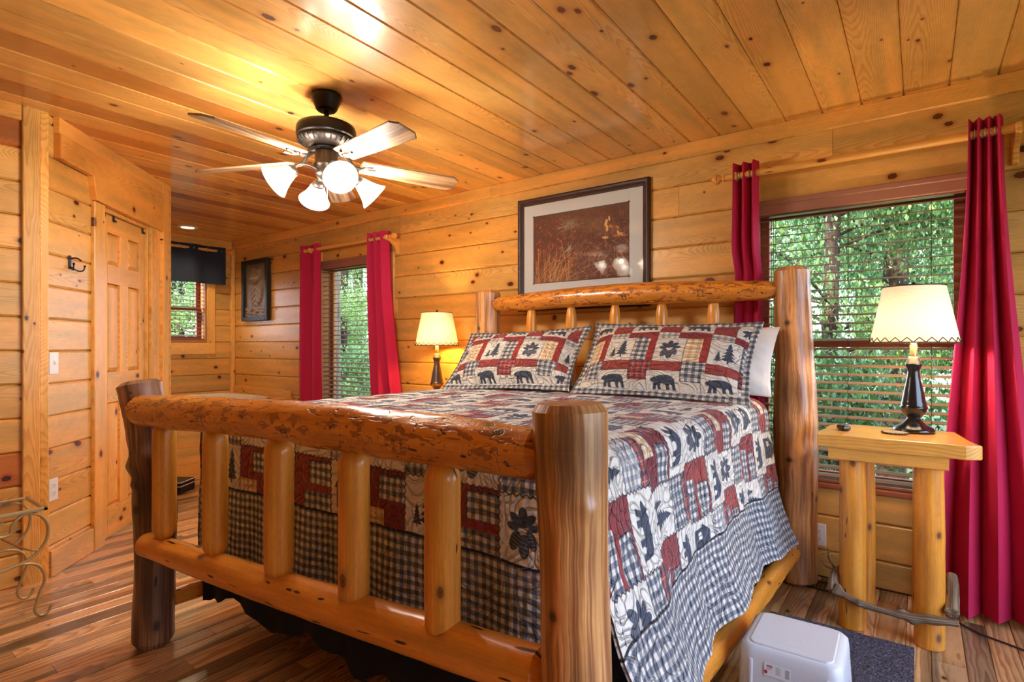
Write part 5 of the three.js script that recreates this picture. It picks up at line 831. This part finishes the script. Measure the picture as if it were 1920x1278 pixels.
solo('power_cord', 'thin dark lamp cord on the floor under the red curtain', 'cord', tube([[0.05, 0.006, -3.28], [0.12, 0.006, -3.15], [0.2, 0.006, -3.06], [0.32, 0.006, -3.0], [0.5, 0.006, -2.9]], 0.004, 40, 6), M.cord);

// ---------------------------------------------------------------- outside
reseed(909);
{ const p = thing('porch_post', 'weathered round log porch post outside the far window', 'post', [-6.13, -0.9, -4.4]); mesh('log', logGeo([[0, 0, 0], [0, 1.8, 0], [0, 3.7, 0]], [0.115, 0.11], { amp: 0.04, rings: 20 }), M.twig, p); }
const leafGeo = (() => { const g = new THREE.BufferGeometry(); g.setAttribute('position', new THREE.Float32BufferAttribute([0, 0, 0, 0.32, 0.5, 0.08, 0, 1, -0.1, -0.32, 0.5, 0.08], 3)); g.setIndex([0, 1, 2, 0, 2, 3]); g.computeVertexNormals(); return g; })();
function tree(label, x, z, h, spread, nLeaf, hue, group, low = 0.15, size = 0.14, trunkR = 0.14) {
  const g = thing(trunkR > 0.05 ? 'tree' : 'shrub', label, trunkR > 0.05 ? 'tree' : 'shrub', [x, -0.9, z], 0, group);
  const lean = rr(-0.3, 0.3);
  mesh('trunk', logGeo([[0, 0, 0], [lean * 0.4, h * 0.4, 0.1], [lean, h * 0.95, 0]], [trunkR, trunkR * 0.8, trunkR * 0.35], { amp: 0.08, rings: 20, seg: 12 }), M.bark, g);
  const br = [], tips = [], nb = Math.round(10 + h * 2.4);
  for (let k = 0; k < nb; k++) { const t = mix(low, 0.97, (k + rnd()) / nb), a = rnd() * 6.283, L = spread * (0.45 + 0.75 * Math.sin(Math.min(1, t * 1.1) * 2.6)) * rr(0.6, 1.1), y = h * t, bx = lean * t, e = [bx + Math.cos(a) * L, y + L * rr(-0.05, 0.4), Math.sin(a) * L]; br.push(tube([[bx, y, 0.05], [mix(bx, e[0], 0.5), y + L * 0.2, e[2] * 0.5], e], Math.max(0.008, trunkR * 0.16), 6, 5)); for (let q = 0; q < 5; q++) { const f = rr(0.3, 1.05); tips.push([mix(bx, e[0], f), mix(y, e[1], f), e[2] * f, rr(0.25, 0.6) * (0.5 + spread * 0.25)]); } }
  mesh('branches', merge(br), M.bark, g);
  const im = new THREE.InstancedMesh(leafGeo, M.leaf, nLeaf), m = new THREE.Matrix4(), q = new THREE.Quaternion(), eu = new THREE.Euler(), c = new THREE.Color();
  for (let i = 0; i < nLeaf; i++) { const [cx, cy, cz, r] = tips[Math.floor(rnd() * tips.length)], s = size * rr(0.6, 1.4); eu.set(rr(-1, 1) + 0.9, rnd() * 6.283, rr(-0.7, 0.7)); q.setFromEuler(eu); const gx = () => (rnd() + rnd() + rnd() - 1.5) * 1.1; m.compose(V3(cx + gx() * r, cy + gx() * r * 0.7, cz + gx() * r), q, V3(s, s, s)); im.setMatrixAt(i, m); c.setHSL(hue + rr(-0.03, 0.03), rr(0.38, 0.62), hue < 0.26 ? rr(0.16, 0.46) : rr(0.09, 0.34)); im.setColorAt(i, c); }
  im.name = 'foliage'; im.userData.kind = 'stuff'; im.castShadow = im.receiveShadow = true; g.add(im); return g;
}
const TL = (w) => w;
tree('slender leafy tree close outside the big window, left of the lamp', -0.75, -6.3, 6.5, 1.5, 43092, 0.27, 'trees outside', 0.25, 0.045, 0.09);
tree('tree with a dark straight trunk seen through the middle of the big window', -0.3, -8.8, 9, 2.0, 49248, 0.28, 'trees outside', 0.3, 0.051, 0.17);
tree('tree behind the lamp shade outside the big window', 0.7, -7.3, 8, 1.8, 49248, 0.25, 'trees outside', 0.2, 0.048, 0.14);
tree('tall second-row tree outside the big window, toward the head post', -2.5, -11.4, 11, 2.6, 55404, 0.29, 'trees outside', 0.2, 0.069, 0.2);
tree('tall second-row tree behind the lamp outside the big window', 0.7, -12.4, 11, 2.6, 55404, 0.27, 'trees outside', 0.15, 0.069, 0.2);
tree('broad tree far behind the big window', -1.2, -17, 13, 3.4, 55404, 0.3, 'trees outside', 0.1, 0.097, 0.24);
tree('leafy tree filling the far window between the curtains', -8.9, -6.7, 6, 1.9, 55404, 0.24, 'trees outside', 0.1, 0.045, 0.1);
tree('second leafy tree outside the far window, behind the porch post', -11.4, -8.7, 7.5, 2.2, 55404, 0.25, 'trees outside', 0.1, 0.051, 0.13);
tree('distant tree beyond the far window', -14.5, -11.5, 10, 3, 55404, 0.28, 'trees outside', 0.1, 0.076, 0.2);
tree('tree outside the nook window', -11.2, -4.6, 7, 2.2, 61560, 0.25, 'trees outside', 0.1, 0.055, 0.14);
tree('farther tree outside the nook window', -14.5, -4.0, 10, 3, 55404, 0.28, 'trees outside', 0.1, 0.082, 0.2);
tree('bushy young tree close outside the nook window', -9.2, -4.0, 4.6, 1.5, 35100, 0.25, 'trees outside', 0.1, 0.050, 0.08);
for (const [x, z, l] of [[-0.5, -5.4, 'low dark shrub under the big window, left part'], [0.45, -5.6, 'low dark shrub under the big window, behind the nightstand'], [-1.5, -7.4, 'low shrub behind the log head post outside'], [-7.4, -5.9, 'low bright shrub below the far window'], [-6.4, -5.6, 'second bright shrub below the far window, by the porch post']]) tree(l, x, z, 1.9, 0.8, 12000, 0.28, 'shrubs outside', 0.05, 0.055, 0.02);
renderer.render(scene, camera);
